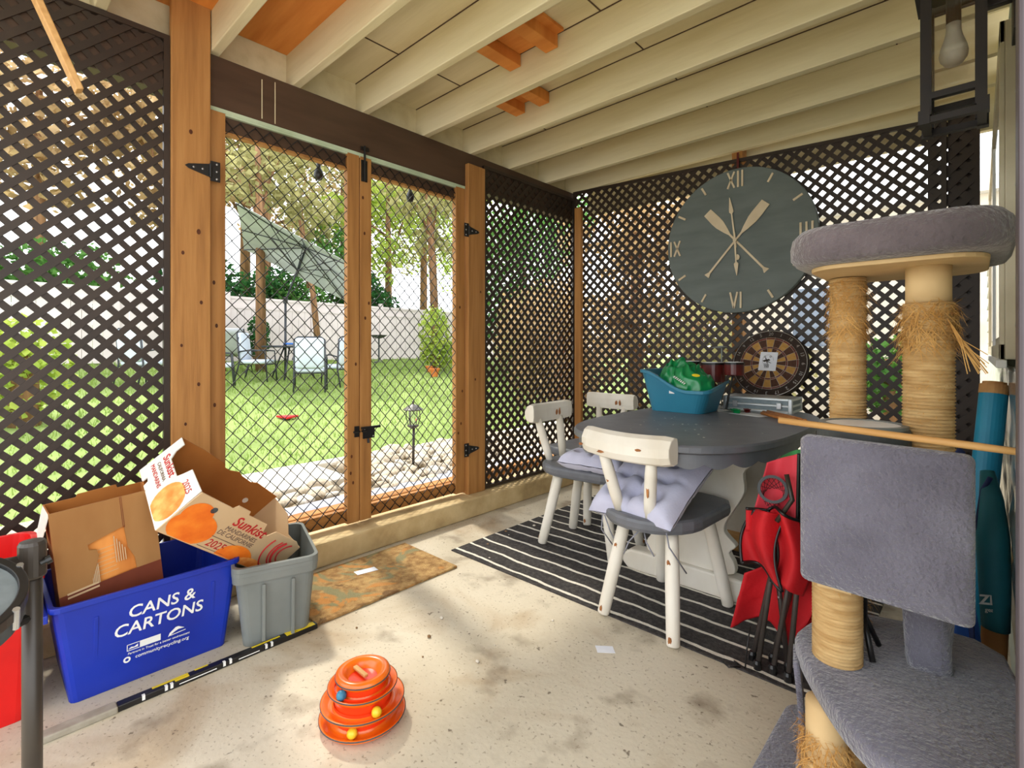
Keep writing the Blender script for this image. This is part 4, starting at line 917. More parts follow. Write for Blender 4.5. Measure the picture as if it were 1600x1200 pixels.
# base slab on the floor, front step
plushbox('base', lambda k: rrect(-.425+k, .055-k, 1.02+k, 1.70-k, .05, 5), ((.01, 0), (0, .008), (0, .03), (.004, .04), (.014, .045)), 'plush')
# middle shelf with cut corner
def shelf(k): 
    P_ = [(.045, 1.55), (-.20, 1.56), (-.275, 1.50), (-.315, 1.36), (-.305, 1.29), (-.235, 1.16), (-.155, 1.05), (-.06, .985), (.045, .98)]
    cx, cy = -.13, 1.28
    return [(cx+(x-cx)*(1-k*4), cy+(y-cy)*(1-k*3)) for x, y in P_]
sh = MB()
sh.rings([[(*p, z) for p in smooth_poly(shelf(k))] for k, z in ((.012, .388), (.002, .392), (0, .402), (0, .418), (.004, .428), (.014, .431))]); sh.build('middle_shelf', 'plush', ct, smooth=True)
rope(-.225, 1.285, .046, .431, .66); fray(-.225, 1.285, .046, .58, .63, 60, .02, spread=.6)
PL = (-.236, 1.475); rope(*PL, .0385, .431, 1.275); fray(*PL, .0385, 1.13, 1.27, 1300, .05, spread=.5); fray(*PL, .0385, .75, 1.15, 900, .022, spread=.4); fray(*PL, .0385, .45, .60, 260, .07)
PR = (-.078, 1.392)
rope(*PR, .044, .66, 1.20); MB().lathe([(.039, 1.2), (.039, 1.285)], 26, (*PR, 0)).build('bare_core', 'board', ct, smooth=True)
fray(*PR, .044, 1.11, 1.20, 1300, .05, spread=.8); fray(*PR, .044, .8, 1.12, 800, .016, spread=.4)
fy = MB()
for i in range(16):
    o_ = V((PR[0]+.032, PR[1]-.032, 1.165)); d = V((random.uniform(.7, 1), random.uniform(-.3, .1), 0)).normalized()
    fy.tube([o_, o_+d*.022+V((0, 0, -.05+random.uniform(-.01, .01))), o_+d*random.uniform(.03, .065)+V((0, 0, -.085+random.uniform(-.03, .015)))], .0009, 3)
fy.build('loose_rope_end', 'fibre', ct, kind='stuff')
# plush sleeve under the right post
MB().rings([[(PR[0]+(.042+.004*math.cos(4*a+z*20))*math.cos(a), PR[1]+(.042+.004*math.cos(4*a+z*20))*math.sin(a), z) for a in [2*math.pi*i/28 for i in range(28)]] for z in [.43+.02*i for i in range(13)]]).build('plush_sleeve', 'plush', ct, smooth=True)
# upright plush panel
pb = MB(); 
pf_ = frame((-.1375, 1.185, .77), (1, 0, 0), (0, 0, 1))
def pr(k): return [(x+.0, y-.004*(x/.13)) for x, y in rrect(-.1345+k, .1345-k, -.150+k, .150-k, .014, 4)]
pb.rings([[pf_ @ V((*p, d)) for p in pr(k)] for k, d in ((.012, -.030), (.002, -.026), (0, -.016), (0, .004), (.003, .012), (.014, .0165), (.06, .0175), (.12, .0175))]); pb.build('plush_panel', 'plush', ct, smooth=True)
MB().box(-.26, -.02, 1.216, 1.232, .64, .91).build('panel_backing', 'board', ct)
MB().box(-.25, -.19, 1.225, 1.26, .60, .70).box(-.11, -.05, 1.225, 1.36, .70, .73).build('panel_bracket', 'board', ct)
# lower front leg with heavy fraying, from the base to the shelf
MB().lathe([(.036, .045), (.036, .39)], 24, (-.225, 1.175, 0)).build('bare_core', 'board', ct, smooth=True)
rope(-.225, 1.175, .042, .045, .28); fray(-.225, 1.175, .042, .06, .34, 2400, .05, spread=.9)
rope(-.0, 1.50, .042, .045, .39); rope(-.24, 1.50, .042, .045, .39)
# curved plush skirt hanging off the shelf's left tip
MB().grid(lambda u, v: (-.318+.012*math.sin(v*3)+.02*u, 1.34-.085*u, .40-.32*v), 8, 12).build('plush_skirt', 'plush', ct, smooth=True, thick=.012)
# bed
bd = MB(); 
def bedr(k): return rrect(-.325+k, .055-k, 1.235+k, 1.64-k, max(.02, .095-k*.6), 6)
bd.rings([[(*p, z) for p in bedr(k)] for k, z in ((.05, 1.286), (.028, 1.288), (.010, 1.292), (.001, 1.305), (0, 1.33), (.004, 1.352), (.018, 1.368), (.040, 1.372), (.060, 1.364), (.074, 1.342), (.082, 1.318), (.11, 1.312))]); 
bd.build('bed', 'plush2', ct, smooth=True)
MB().prism(rrect(-.285, .018, 1.275, 1.60, .07, 6), Matrix.Translation((0, 0, 1.277)), 0, .0095).build('bed_board', 'board', ct, bevel=.002)
# wooden dowel resting on the panel top
tag(MB().tube([(-.318, 1.20, .9475), (.0, 1.185, .9335), (.078, 1.181, .930)], [.0068, .0068, .0055], 12).build('wooden_dowel', 'dowel', smooth=True), 'pale wooden dowel lying across the plush cat tree panel', 'dowel')
# grey practice drum behind the panel
DX, DY, DZ = -.189, 1.351, .890
dm = thing('practice_drum', 'shallow grey drum on a small stand behind the plush panel', 'drum', (DX, DY, .431))
MB().lathe([(.084, 0), (.087, .006), (.087, .034), (.085, .040), (.078, .043)], 40, (DX, DY, DZ)).build('drum_shell', 'darkgrey', dm)
MB().lathe([(.074, .046), (.001, .0465)], 40, (DX, DY, DZ)).build('drum_head', 'white', dm); ring(.070, .083, frame((DX, DY, DZ+.044), (1, 0, 0), (0, 1, 0)), -.004, .004).build('hoop', 'greybin', dm)
MB().tube([(DX, DY, DZ), (DX, DY, .50)], .010, 10).build('stand_post', 'black', dm, smooth=True)
for a in (60, 170, 300):
    q = R(a); MB().tube([(DX, DY, .52), (DX+.05*math.cos(q), DY+.05*math.sin(q), .436)], .006, 8).build('stand_leg', 'black', dm, smooth=True)

# ---------------------------------------------------------------- folded red camp chair
rc = thing('folding_chair', 'folded red camp chair leaning behind the cat tree', 'camp chair', (-.53, 1.90, .006))
feet = [((-.585, 1.885), (-.49, 2.00, .62)), ((-.555, 1.84), (-.50, 1.98, .66)), ((-.51, 1.85), (-.44, 1.96, .58)), ((-.475, 1.90), (-.545, 1.97, .46)), ((-.46, 1.84), (-.43, 1.95, .63)), ((-.53, 1.92), (-.42, 1.98, .55))]
for (a, b) in feet:
    l_ = MB().tube([(*a, .012), b], .0085, 10).build('leg', 'tube', rc, smooth=True)
    MB().lathe([(.013, 0), (.014, .02), (.010, .03)], 10, (*a, .006)).build('foot', 'black', l_)
    q = V((*a, .012))+(V(b)-V((*a, .012)))*.5; MB().sphere(q+V((0, -.009, 0)), .006, 8, 5).build('rivet', 'steel', l_)
def cloth(fn, nm, mt, nu=22, nv=26): return MB().grid(fn, nu, nv).build(nm, mt, rc, smooth=True, thick=.003)
def edge(fn, u0, nm='piping', mt='black', n=26, vv=False): 
    MB().tube([fn(u0, i/n) if not vv else fn(i/n, u0) for i in range(n+1)], .006, 6).build(nm, mt, rc, smooth=True)
def f1(u, v): z = .06+.22*v; return (-.68+.20*u+.06*v*u+.05*v, 1.94+.05*math.sin(u*4)+.03*u, z+.05*math.sin(u*3)+.012*noise.noise(V((u*5, v*5, 1))))
cloth(f1, 'canvas_flap', 'redfab')
def f2(u, v): z = .34+.19*v; return (-.60+.12*u-.03*math.sin(v*3)+.04*(v-.5)*(1-u), 1.88+.035*math.sin(u*5+v*2), z-.05*u*(1-v)+.02*math.sin(u*3))
cloth(f2, 'seat_canvas', 'redfab'); edge(f2, 0); edge(f2, 1); edge(f2, 0, vv=True)
def f3(u, v): z = .30+.24*v; return (-.525+.10*u+.02*math.sin(v*4), 1.86+.03*math.sin(u*6+1)+.02*v, z+.02*math.sin(u*4))
cloth(f3, 'seat_canvas', 'redfab'); edge(f3, 0); edge(f3, 1, vv=True)
def f4(u, v): z = .50+.20*v; return (-.60+.15*u*(1-.3*v)+.05*v, 1.93+.02*math.sin(u*5), z+.05*u*v)
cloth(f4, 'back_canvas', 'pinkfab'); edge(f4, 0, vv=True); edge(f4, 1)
def f5(u, v): z = .45+.08*v; return (-.612+.16*u, 1.90+.03*math.sin(u*4), z)
cloth(f5, 'arm_canvas', 'redfab', 14, 8); edge(f5, 1, vv=True)
def f6(u, v): z = .10+.25*v; return (-.50+.13*u, 1.97+.02*math.sin(u*5), z)
cloth(f6, 'seat_canvas', 'redfab')
hr = frame((-.525, 1.905, .615), (1, .2, 0), (0, .3, 1)); ring(.038, .048, hr, -.006, .006, 28).build('cup_holder_ring', 'black', rc)
cm = MB()
for i in range(14):
    a0 = 2*math.pi*i/14; a1 = a0+1.2
    for q in (a0, ): 
        cm.tube([hr @ V((.04*math.cos(a0), .04*math.sin(a0), 0)), hr @ V((.034*math.cos(a1), .034*math.sin(a1)-.03, -.05))], .001, 3); cm.tube([hr @ V((.04*math.cos(a1), .04*math.sin(a1), 0)), hr @ V((.034*math.cos(a0), .034*math.sin(a0)-.03, -.05))], .001, 3)
cm.build('cup_holder_net', 'mesh', rc, kind='stuff')
MB().tube([(-.475, 1.88, .68), (-.455, 1.87, .60), (-.50, 1.86, .52)], .008, 8).build('arm_tube', 'rack', rc, smooth=True)
MB().tube([(-.66, 1.80, .008), (-.63, 1.78, .008), (-.60, 1.80, .012), (-.63, 1.83, .008), (-.585, 1.81, .010), (-.58, 1.80, .06), (-.575, 1.83, .15)], .0025, 6).build('cord', 'black', rc, smooth=True)
gc = thing('folding_chair', 'folded green camp chair mostly hidden behind the red one', 'camp chair', (-.46, 2.06, .006))
MB().grid(lambda u, v: (-.53+.13*u, 2.03+.03*math.sin(u*5), .25+.46*v+.03*math.sin(u*3)), 14, 18).build('canvas', 'greenfab', gc, smooth=True, thick=.003)
for a, b in (((-.50, 2.08, .01), (-.42, 2.05, .76)), ((-.42, 2.06, .01), (-.50, 2.07, .72))): MB().tube([a, b], .009, 8).build('leg', 'tube', gc, smooth=True)

# ---------------------------------------------------------------- things stacked between cat tree and house wall
ro = thing('vinyl_roll', 'long teal roll with tan paper core leaning at the house wall', 'roll', (-.02, 2.2, 0))
ra, rb = V((-.035, 2.10, .015)), V((.038, 2.28, .965)); dd = (rb-ra)
MB().tube([ra, rb], .036, 24).build('roll', 'tealroll', ro, smooth=False)
rfr = frame(rb, dd.orthogonal(), dd.cross(dd.orthogonal())); 
MB().tube([rb-dd*.01, rb+dd*.022], .037, 24).build('paper_band', 'tancore', ro); ring(.014, .030, rfr, .0 if rfr.col[2].xyz.dot(dd) > 0 else -.03, .03 if rfr.col[2].xyz.dot(dd) > 0 else 0, 24).build('core', 'tancore', ro)
MB().tube([rb+dd*.018, rb+dd*.0235], .0145, 16).build('core_hole', 'black', ro)
pg = thing('paddle_bag', 'teal nylon sleeve bag with white lettering by the house wall', 'bag', (.02, 1.9, 0))
MB().tube([(.036, 1.93, .33), (.034, 1.93, .45), (.030, 1.94, .58), (.028, 1.97, .68), (.02, 2.0, .75)], [.030, .034, .036, .026, .016], 18).build('sleeve', 'tealbag', pg, smooth=True)
MB().tube([(.034, 1.925, .33), (.030, 1.92, .22), (.012, 1.93, .12), (.0, 1.94, .02)], [.028, .028, .02, .012], 16).build('lower_sleeve', 'card', pg, smooth=True)
MB().tube([(.005, 1.93, .50), (-.002, 1.94, .60), (.01, 1.97, .70), (.026, 1.96, .74)], .006, 8).build('zip', 'navy', pg, smooth=True)
tf = frame((.022, 1.895, .405), (.85, .5, 0), (0, .02, 1)); text('ZB', 'lettering', 'whiteink', pg, tf, .036, bold=.001); text('gear', 'lettering', 'whiteink', pg, frame((.026, 1.897, .385), (.85, .5, 0), (0, .02, 1)), .016)
nv = thing('folding_chair', 'folded navy blue camp chair hidden behind the plush panel', 'camp chair', (-.05, 1.95, 0))
MB().grid(lambda u, v: (-.12+.115*u-.02*v, 1.84+.04*math.sin(u*4+v), .28+.56*v-.10*abs(u-.9)*v), 14, 22).build('canvas', 'navy', nv, smooth=True, thick=.004)
MB().grid(lambda u, v: (-.06+.05*u+.02*math.sin(v*3), 1.80+.03*u, .02+.40*v), 8, 16).build('lower_canvas', 'bluefab', nv, smooth=True, thick=.006)
for a, b in (((-.10, 1.82, .0), (-.04, 1.90, .70)), ((-.13, 1.86, .0), (-.07, 1.88, .66))): MB().tube([a, b], .008, 8).build('leg', 'black', nv, smooth=True)

# ---------------------------------------------------------------- rock bed outside the gates
tag(MB().box(-2.90, -2.80, .6, 5.2, -.03, .155).build('landscape_timber', 'timber', bevel=.012), 'orange brown landscape timber along the patio curb', 'timber')
tag(MB().grid(lambda u, v: (-3.30+.38*u, .7+4.6*v, .07+.05*u+.02*noise.noise(V((u*6, v*14, 2)))), 8, 50).build('landscape_fabric', 'fabricgrey', smooth=True, thick=.006), 'grey landscape fabric between timber and river rocks', 'fabric')
for k in range(6):
    y0 = .9+k*.85
    tag(MB().box(-4.58, -4.46, y0, y0+.83, -.1, .045+.01*(k % 2)).build('edging_stone', 'edging', bevel=.012), 'pale concrete edging block, %s along the lawn' % ('nearest', 'second', 'third', 'fourth', 'fifth', 'farthest')[k], 'edging', 'edging blocks along the lawn')
tag(MB().box(-4.42, -3.74, .9, 2.12, -.1, .075).build('concrete_slab', 'edging', bevel=.015), 'wide pale concrete slab at the left end of the rock bed', 'slab')
rp = []
for v in range(5):
    mb = MB(); mb.sphere((0, 0, 0), (1, .78, .55), 12, 8)
    mb.v = [p*(1+.22*noise.noise(p*1.4+V((v*7, 0, 0)))) for p in mb.v]
    rp.append(mb.build('river_rock', 'rock' if v % 2 else 'rock2', smooth=True, local=True))
n = 0
for i in range(17):
    for j in range(15):
        x = -4.38+j*.083+random.uniform(-.03, .03); y = 1.15+i*.20+random.uniform(-.06, .06)+.1*(j % 2)
        if (x < -3.66 and y < 2.2) or (x > -3.3 and y < 1.9 and random.random() < .4): continue
        src_ = rp[n % 5]; o = src_ if n < 5 else src_.copy()
        if n >= 5: col.objects.link(o)
        s_ = random.uniform(.05, .095)*(1.3 if random.random() < .25 else 1); o.location = (x, y, .03+s_*.3+.02*random.random()); o.scale = (s_, s_*random.uniform(.8, 1.1), s_*random.uniform(.8, 1.1)); o.rotation_euler = (random.uniform(-.3, .3), random.uniform(-.3, .3), random.uniform(0, 6.3))
        pale = (n % 5) % 2 == 1
        tag(o, 'pale river rock in the bed beyond the gates' if pale else 'warm grey river rock in the bed beyond the gates', 'rock', 'pale river rocks' if pale else 'warm grey river rocks'); n += 1
# solar path lantern
pl = thing('path_lantern', 'bronze solar path lantern standing in the river rocks', 'path light', (-3.70, 2.70, .05))
px_, py_ = -3.70, 2.70
MB().tube([(px_, py_, .05), (px_+.01, py_, .40)], .012, 10).build('stake', 'rack', pl, smooth=True)
MB().lathe([(.02, .40), (.05, .42), (.055, .43), (.02, .435)], 16, (px_, py_, 0)).build('base', 'rack', pl)
for a in range(4):
    q = R(a*90+30); MB().tube([(px_+.045*math.cos(q), py_+.045*math.sin(q), .43), (px_+.068*math.cos(q), py_+.068*math.sin(q), .50), (px_+.06*math.cos(q), py_+.06*math.sin(q), .57)], .004, 6).build('cage_bar', 'rack', pl)
MB().lathe([(.035, .43), (.04, .56)], 14, (px_, py_, 0)).build('glass', 'clear', pl)
MB().lathe([(.085, .565), (.09, .572), (.05, .60), (.02, .615), (.008, .62), (.008, .645), (.001, .65)], 18, (px_, py_, 0)).build('cap', 'rack', pl)
bk = thing('watering_can', 'small grey watering can by the right gate post outside', 'watering can', (-3.55, 3.35, .06))
MB().lathe([(.09, .06), (.10, .08), (.085, .26), (.07, .27), (.07, .09)], 18, (-3.55, 3.35, 0)).build('body', 'greybin', bk)
MB().tube([(-3.55, 3.27, .26), (-3.55, 3.22, .33), (-3.55, 3.30, .38), (-3.55, 3.38, .36), (-3.55, 3.42, .26)], .008, 8).build('handle', 'greybin', bk, smooth=True)
MB().tube([(-3.55, 3.44, .14), (-3.55, 3.58, .30)], [.02, .012], 8).build('spout', 'greybin', bk, smooth=True)
# string lights hung outside, two dark bulbs
sl_ = thing('string_light', 'dark string light wire with two bulbs hanging outside the gates', 'string light', (XB-.16, 1.6, 2.17))
def zsl(y): return 2.19-.03*math.sin((y-.7)*3.1)**2
MB().tube([(XB-.16, .65+.1*i, zsl(.65+.1*i)) for i in range(19)], .004, 6).build('wire', 'black', sl_, smooth=True)
for y in (.8, 1.5, 2.2): MB().tube([(XB-.16, y, zsl(y)), (XB-.15, y, zsl(y)+.02), (XB-.088, y, 2.215)], .003, 5).build('hook', 'black', sl_)
for y in (1.335, 1.955):
    z0 = zsl(y); MB().lathe([(.001, -.115), (.018, -.11), (.027, -.085), (.022, -.06), (.012, -.045), (.012, 0)], 12, (XB-.16, y, z0)).build('bulb', 'black', sl_, smooth=True)

# ---------------------------------------------------------------- lawn grass
gb_ = MB(); vs_, fs_ = [], []
for i in range(26000):
    u = random.random()**1.6; x = -4.62-u*11; y = -1+random.random()*14
    if y > -x*.95+1.5 or y < -x*.02-1.2: continue
    z = gz(x, y); a = random.uniform(0, 6.28); l = random.uniform(.03, .075)*(1+u); w_ = .006*(1+2*u); k = len(vs_)
    dx, dy = math.cos(a)*w_, math.sin(a)*w_; lx, ly = random.uniform(-.5, .5)*l, random.uniform(-.5, .5)*l
    vs_ += [(x-dx, y-dy, z-.005), (x+dx, y+dy, z-.005), (x+lx, y+ly, z+l)]; fs_.append((k, k+1, k+2))
gb_.add(vs_, fs_); tag(gb_.build('lawn_grass', 'grass'), 'bright green lawn grass covering the back yard', 'grass', kind='stuff')
tag(MB().prism([(-.16, -.10), (.16, -.08), (.02, .14)], Matrix.Translation((-7.1, 3.05, gz(-7.1, 3.05)+.02)), 0, .03).build('lawn_marker', 'redfab', bevel=.008), 'flat orange red marker lying on the lawn', 'marker')

# ---------------------------------------------------------------- fence
FX = -15
fe = thing('garden_fence', 'pinkish white vinyl fence along the back of the yard', 'fence', (FX, 6, .78))
for k in range(15):
    y0 = -12+k*2.4; zb, zt = .74, 2.58
    MB().box(FX-.06, FX+.06, y0-.06, y0+.06, zb, zt+.10).build('post', 'fence', fe)
    for j in range(12):
        MB().box(FX-.012, FX+.012, y0+.06+j*.19, y0+.06+j*.19+.183, zb+.12, zt-.32).build('board', 'fence', fe)
    for z0, z1 in ((zb+.05, zb+.13), (zt-.33, zt-.25), (zt-.07, zt)):
        MB().box(FX-.03, FX+.03, y0+.06, y0+2.34, z0, z1).build('rail', 'fence', fe)
    MB().box(FX-.008, FX+.008, y0+.06, y0+2.34, zt-.25, zt-.07).build('top_panel', 'fence', fe)

# ---------------------------------------------------------------- trees and shrubs
def leaves(blobs, n, size, seed=0, droop=0, gap=.0):
    rng = random.Random(seed); vs_, fs_ = [], []
    tot = sum(r[0]*r[1]*r[2] for c, r in blobs)
    for c, r in blobs:
        m_ = int(n*r[0]*r[1]*r[2]/tot)
        for i in range(m_):
            d = V((rng.gauss(0, 1), rng.gauss(0, 1), rng.gauss(0, 1))).normalized()*rng.random()**.4
            p = V((c[0]+d.x*r[0], c[1]+d.y*r[1], c[2]+d.z*r[2]))
            if noise.noise(p*1.3/max(.6, r[0])+V((seed, 0, 0))) < gap-.35: continue
            a = V((rng.gauss(0, 1), rng.gauss(0, 1), rng.gauss(0, .6)-droop)).normalized(); b = a.orthogonal().normalized(); b = (Matrix.Rotation(rng.uniform(0, 6.28), 3, a) @ b)
            s_ = size*rng.uniform(.6, 1.3); k = len(vs_)
            vs_ += [p-b*s_*.32, p+a*s_*.5, p+b*s_*.32, p-a*s_*.5]; fs_.append((k, k+1, k+2, k+3))
    return MB().add(vs_, fs_)
def tree(label, x, y, z0, trunk, blobs, n, size, mt, name='tree', seed=0, droop=0, gap=0, tr=.16, group=None, lean=(0, 0)):
    t_ = thing(name, label, 'tree' if name == 'tree' else 'shrub', (x, y, z0), group=group)
    tx, ty2 = x+lean[0], y+lean[1]
    MB().tube([(x, y, z0-.1), (x+lean[0]*.4+.05, y+lean[1]*.4, z0+trunk*.5), (tx, ty2, z0+trunk)], [tr, tr*.8, tr*.4], 10).build('trunk', 'bark', t_, smooth=True)
    br = MB(); rr_ = random.Random(seed)
    for c, r in blobs:
        s0 = V((x+lean[0]*.6, y+lean[1]*.6, z0+trunk*rr_.uniform(.45, .8))); br.tube([s0, (s0+V(c))/2+V((0, 0, .2)), V(c)], [tr*.35, tr*.22, tr*.08], 6)
    br.build('branches', 'bark', t_, smooth=True)
    leaves(blobs, n, size, seed, droop, gap).build('foliage', mt, t_)
    return t_
def B(*a): return [((q[0], q[1], q[2]), (q[3], q[4], q[5])) for q in a]
tree('tall olive conifer with open branches behind the parasol', -17, 6.6, .8, 8, B((-16.5, 5.4, 6.6, 1.6, 1.8, 1.0), (-17, 7.2, 7.8, 2, 2, 1.1), (-16.8, 6, 9.4, 2, 2.2, 1.2), (-17, 8.3, 5.6, 1.4, 1.4, .8), (-17, 4.3, 8, 1.5, 1.5, 1.2)), 3600, .32, 'leafo', seed=1, droop=.8, gap=.28)
tree('dry brown conifer left of the parasol', -16.5, 3.9, .8, 7, B((-16.3, 3.6, 5.2, 1.4, 1.6, .9), (-16.3, 4.6, 6.2, 1.4, 1.4, .8), (-16.5, 3.2, 7.4, 1.6, 1.6, 1.0)), 2600, .28, 'leafb', seed=2, droop=.8, gap=.28)
tree('tan trunked pine inside the fence left of the parasol', -12.8, 4.85, .62, 5.6, B((-12.9, 4.6, 5.2, 1.0, 1.2, .6), (-13, 5.4, 6.0, 1.1, 1.1, .6)), 1100, .22, 'leafo', seed=3, droop=.6, gap=.25, tr=.13, lean=(.3, -.2))
tree('slim leaning tree behind the patio table', -13.6, 6.75, .7, 4.0, B((-13.8, 6.3, 5.2, .9, 1.0, .7),), 500, .2, 'leafo', seed=4, gap=.25, tr=.10, lean=(-.2, -.5))
tree('thick evergreen shrub behind the fence left of the parasol', -16.4, 5.1, .8, 2.5, B((-16.3, 4.5, 2.9, .9, 1.2, 1.0), (-16.3, 5.8, 2.6, .9, 1.1, .9), (-16.4, 6.6, 2.9, .8, .9, .9)), 4200, .16, 'leafd', 'shrub', 5)
tree('bright green shrub below the parasol canopy', -16.2, 7.1, .8, 2.3, B((-16.2, 7.2, 2.8, .8, 1.1, .9), (-16.3, 8.1, 2.6, .8, .9, .8)), 3000, .15, 'leafg', 'shrub', 6)
tree('tall yellow green tree seen through the right gate', -17, 11.2, .8, 7, B((-16.6, 10.4, 4.6, 1.1, 1.3, 1.1), (-17, 11.2, 6.6, 1.4, 1.6, 1.3), (-17, 9.2, 6.0, 1.2, 1.3, .9), (-17, 12.6, 8, 1.8, 1.8, 1.3)), 3800, .24, 'leafy', seed=7, gap=.25)
tree('dark green shrub beside the gate centre stiles', -16.3, 9.6, .8, 2.4, B((-16.2, 9.4, 3.0, .9, 1.0, 1.1), (-16.2, 10.2, 2.6, .8, .9, .8)), 3600, .16, 'leafd', 'shrub', 8)
tree('leaning pine trunk at the right gate stile', -13.8, 11.05, .7, 7.0, B((-14, 10.2, 6.2, 1.5, 1.3, .8), (-14, 11.6, 5.0, 1.2, 1.1, .7), (-13.9, 11.4, 7.4, 1.7, 1.5, .9), (-14, 12.2, 6.4, 1.3, 1.2, .8)), 3000, .24, 'leafo', seed=9, droop=.6, gap=.24, tr=.16, lean=(-.2, -.35))
tree('yellow green weeping bush by the right gate stile', -11.5, 9.15, .5, 1.3, B((-11.5, 9.15, 1.5, .5, .5, .9), (-11.4, 9.3, 1.0, .6, .6, .5)), 2200, .12, 'leafy', 'shrub', 10, droop=.8)
tree('green tree behind the right lattice', -12, 13.5, .5, 6, B((-12, 13.2, 4.5, 2, 2, 1.6), (-12.2, 15, 6, 2, 2, 1.6), (-12, 12.6, 2.4, 1.4, 1.4, 1.2)), 3600, .26, 'leafg', seed=11, gap=.12)
tree('brown tree in the side yard left of the clock', -5.0, 9.0, 0, 5, B((-5, 8.8, 3.4, 1.6, 1.3, 1.1), (-4.2, 9, 1.6, 1.3, 1, .9), (-5.6, 9.3, 1.5, 1.2, 1, .9)), 3600, .2, 'leafb', seed=12, gap=.2)
tree('olive shrub in the side yard below the clock', -3.1, 7.4, 0, 1.6, B((-3.1, 7.4, 1.1, .8, .6, .8), (-2.2, 7.6, .7, .7, .5, .6)), 2200, .13, 'leafo', 'shrub', 13, gap=.15)
tree('green shrub in the side yard behind the cat tree', -.75, 7.4, 0, 1.0, B((-.7, 7.4, .8, .5, .4, .5),), 1100, .12, 'leafg', 'shrub', 14)
tree('small cypress by the fence at the left', -14.2, 4.0, .7, 1.4, B((-14.2, 4.0, 1.5, .35, .35, .85),), 900, .12, 'leafd', 'shrub', 15)
tree('small round cypress behind the patio chairs', -14.3, 5.35, .7, 1.2, B((-14.3, 5.35, 1.45, .3, .3, .6),), 700, .12, 'leafd', 'shrub', 16)
tree('olive tree seen through the left lattice', -17, 1.2, .8, 7, B((-16.8, 1.2, 5.6, 1.6, 1.5, 1.2), (-17, -.2, 7.4, 1.8, 1.8, 1.4), (-17, 2.4, 7.2, 1.5, 1.5, 1.2)), 3200, .28, 'leafb', seed=17, gap=.24)
tree('green shrub seen through the left lattice', -16.2, 1.8, .8, 2.2, B((-16.2, 1.6, 2.9, .9, 1.4, .9), (-16.2, .2, 2.7, .9, 1.2, .8)), 3200, .16, 'leafg', 'shrub', 18)
tree('low yellow green shrub seen through the left lattice', -8.2, .45, .28, .9, B((-8.2, .35, .9, .5, .6, .6),), 1400, .11, 'leafy', 'shrub', 19)
tree('broad brown hedge in the side yard nearest the corner stud', -5.0, 6.5, 0, 1.6, B((-4.9, 6.6, 1.2, .9, .7, 1.2), (-6.0, 7.2, 1.3, .9, .8, 1.3)), 4200, .14, 'leafb', 'shrub', 21, gap=.15)
tree('olive hedge beyond the right lattice panel', -7.6, 9.0, .1, 1.8, B((-7.4, 8.9, 1.3, .9, .8, 1.3), (-8.6, 9.8, 1.4, .9, .8, 1.3)), 4200, .15, 'leafo', 'shrub', 22, gap=.15)
tree('grey green hedge farther beyond the right lattice panel', -10, 11.2, .3, 2.0, B((-9.8, 11.0, 1.6, .9, .9, 1.4), (-11, 12.2, 1.8, .9, .9, 1.4)), 4200, .16, 'leafd', 'shrub', 23, gap=.15)
tree('tall fine leaved brown tree over the left gate', -20, 7, .9, 11, B((-20, 5.2, 8.2, 2.2, 2.4, 2.2), (-20, 8.4, 7.4, 2.2, 2.2, 2.4), (-20, 6.8, 11, 2.5, 2.6, 2.2), (-20, 3.2, 10.2, 2.4, 2.2, 2.4), (-20, 9.8, 10.5, 2.4, 2.4, 2.4)), 15000, .19, 'leafb', seed=31, gap=.22, tr=.2)
tree('tall fine leaved olive tree between the gates', -21, 11.5, .9, 11, B((-21, 10.6, 6.6, 2.0, 2.2, 2.4), (-21, 12.6, 9.6, 2.6, 2.6, 2.4), (-21, 14.6, 7.4, 2.4, 2.4, 2.6), (-21, 9.6, 11.5, 2.6, 2.6, 2.4)), 13000, .19, 'leafo', seed=32, gap=.22, tr=.2)
tree('tall pale green tree over the right gate', -20, 15.2, .9, 10, B((-20, 14.2, 8.8, 2.2, 2.4, 2.4), (-20, 16.6, 6.4, 2.4, 2.4, 2.4), (-20, 17.4, 9.8, 2.4, 2.4, 2.2)), 11000, .19, 'leafy', seed=33, gap=.2, tr=.2)
tree('light green bush below the parasol edge', -16.8, 9.0, .8, 3.2, B((-16.8, 8.8, 4.2, .9, 1.1, 1.4),), 3000, .14, 'leafg', seed=34, gap=.05)
# neighbour's wall in the side yard
nw = thing('neighbour_house', 'pale cream neighbouring house wall behind the back lattice', 'house', (-1, 9.8, 0))
MB().box(-3.6, 2.2, 9.7, 12, -.1, 3.3).build('wall', 'stucco', nw); MB().prism([(-3.9, 3.3), (2.5, 3.3), (2.5, 3.5), (-3.9, 3.5)], frame((0, 9.5, 0), (1, 0, 0), (0, 0, 1)), -2.6, .0).build('eave', 'white', nw)
w1 = MB().box(-2.4, -1.5, 9.66, 9.7, 1.1, 2.2).build('window', 'white', nw); MB().box(-2.34, -1.56, 9.65, 9.665, 1.16, 2.14).build('pane', 'glass', w1)

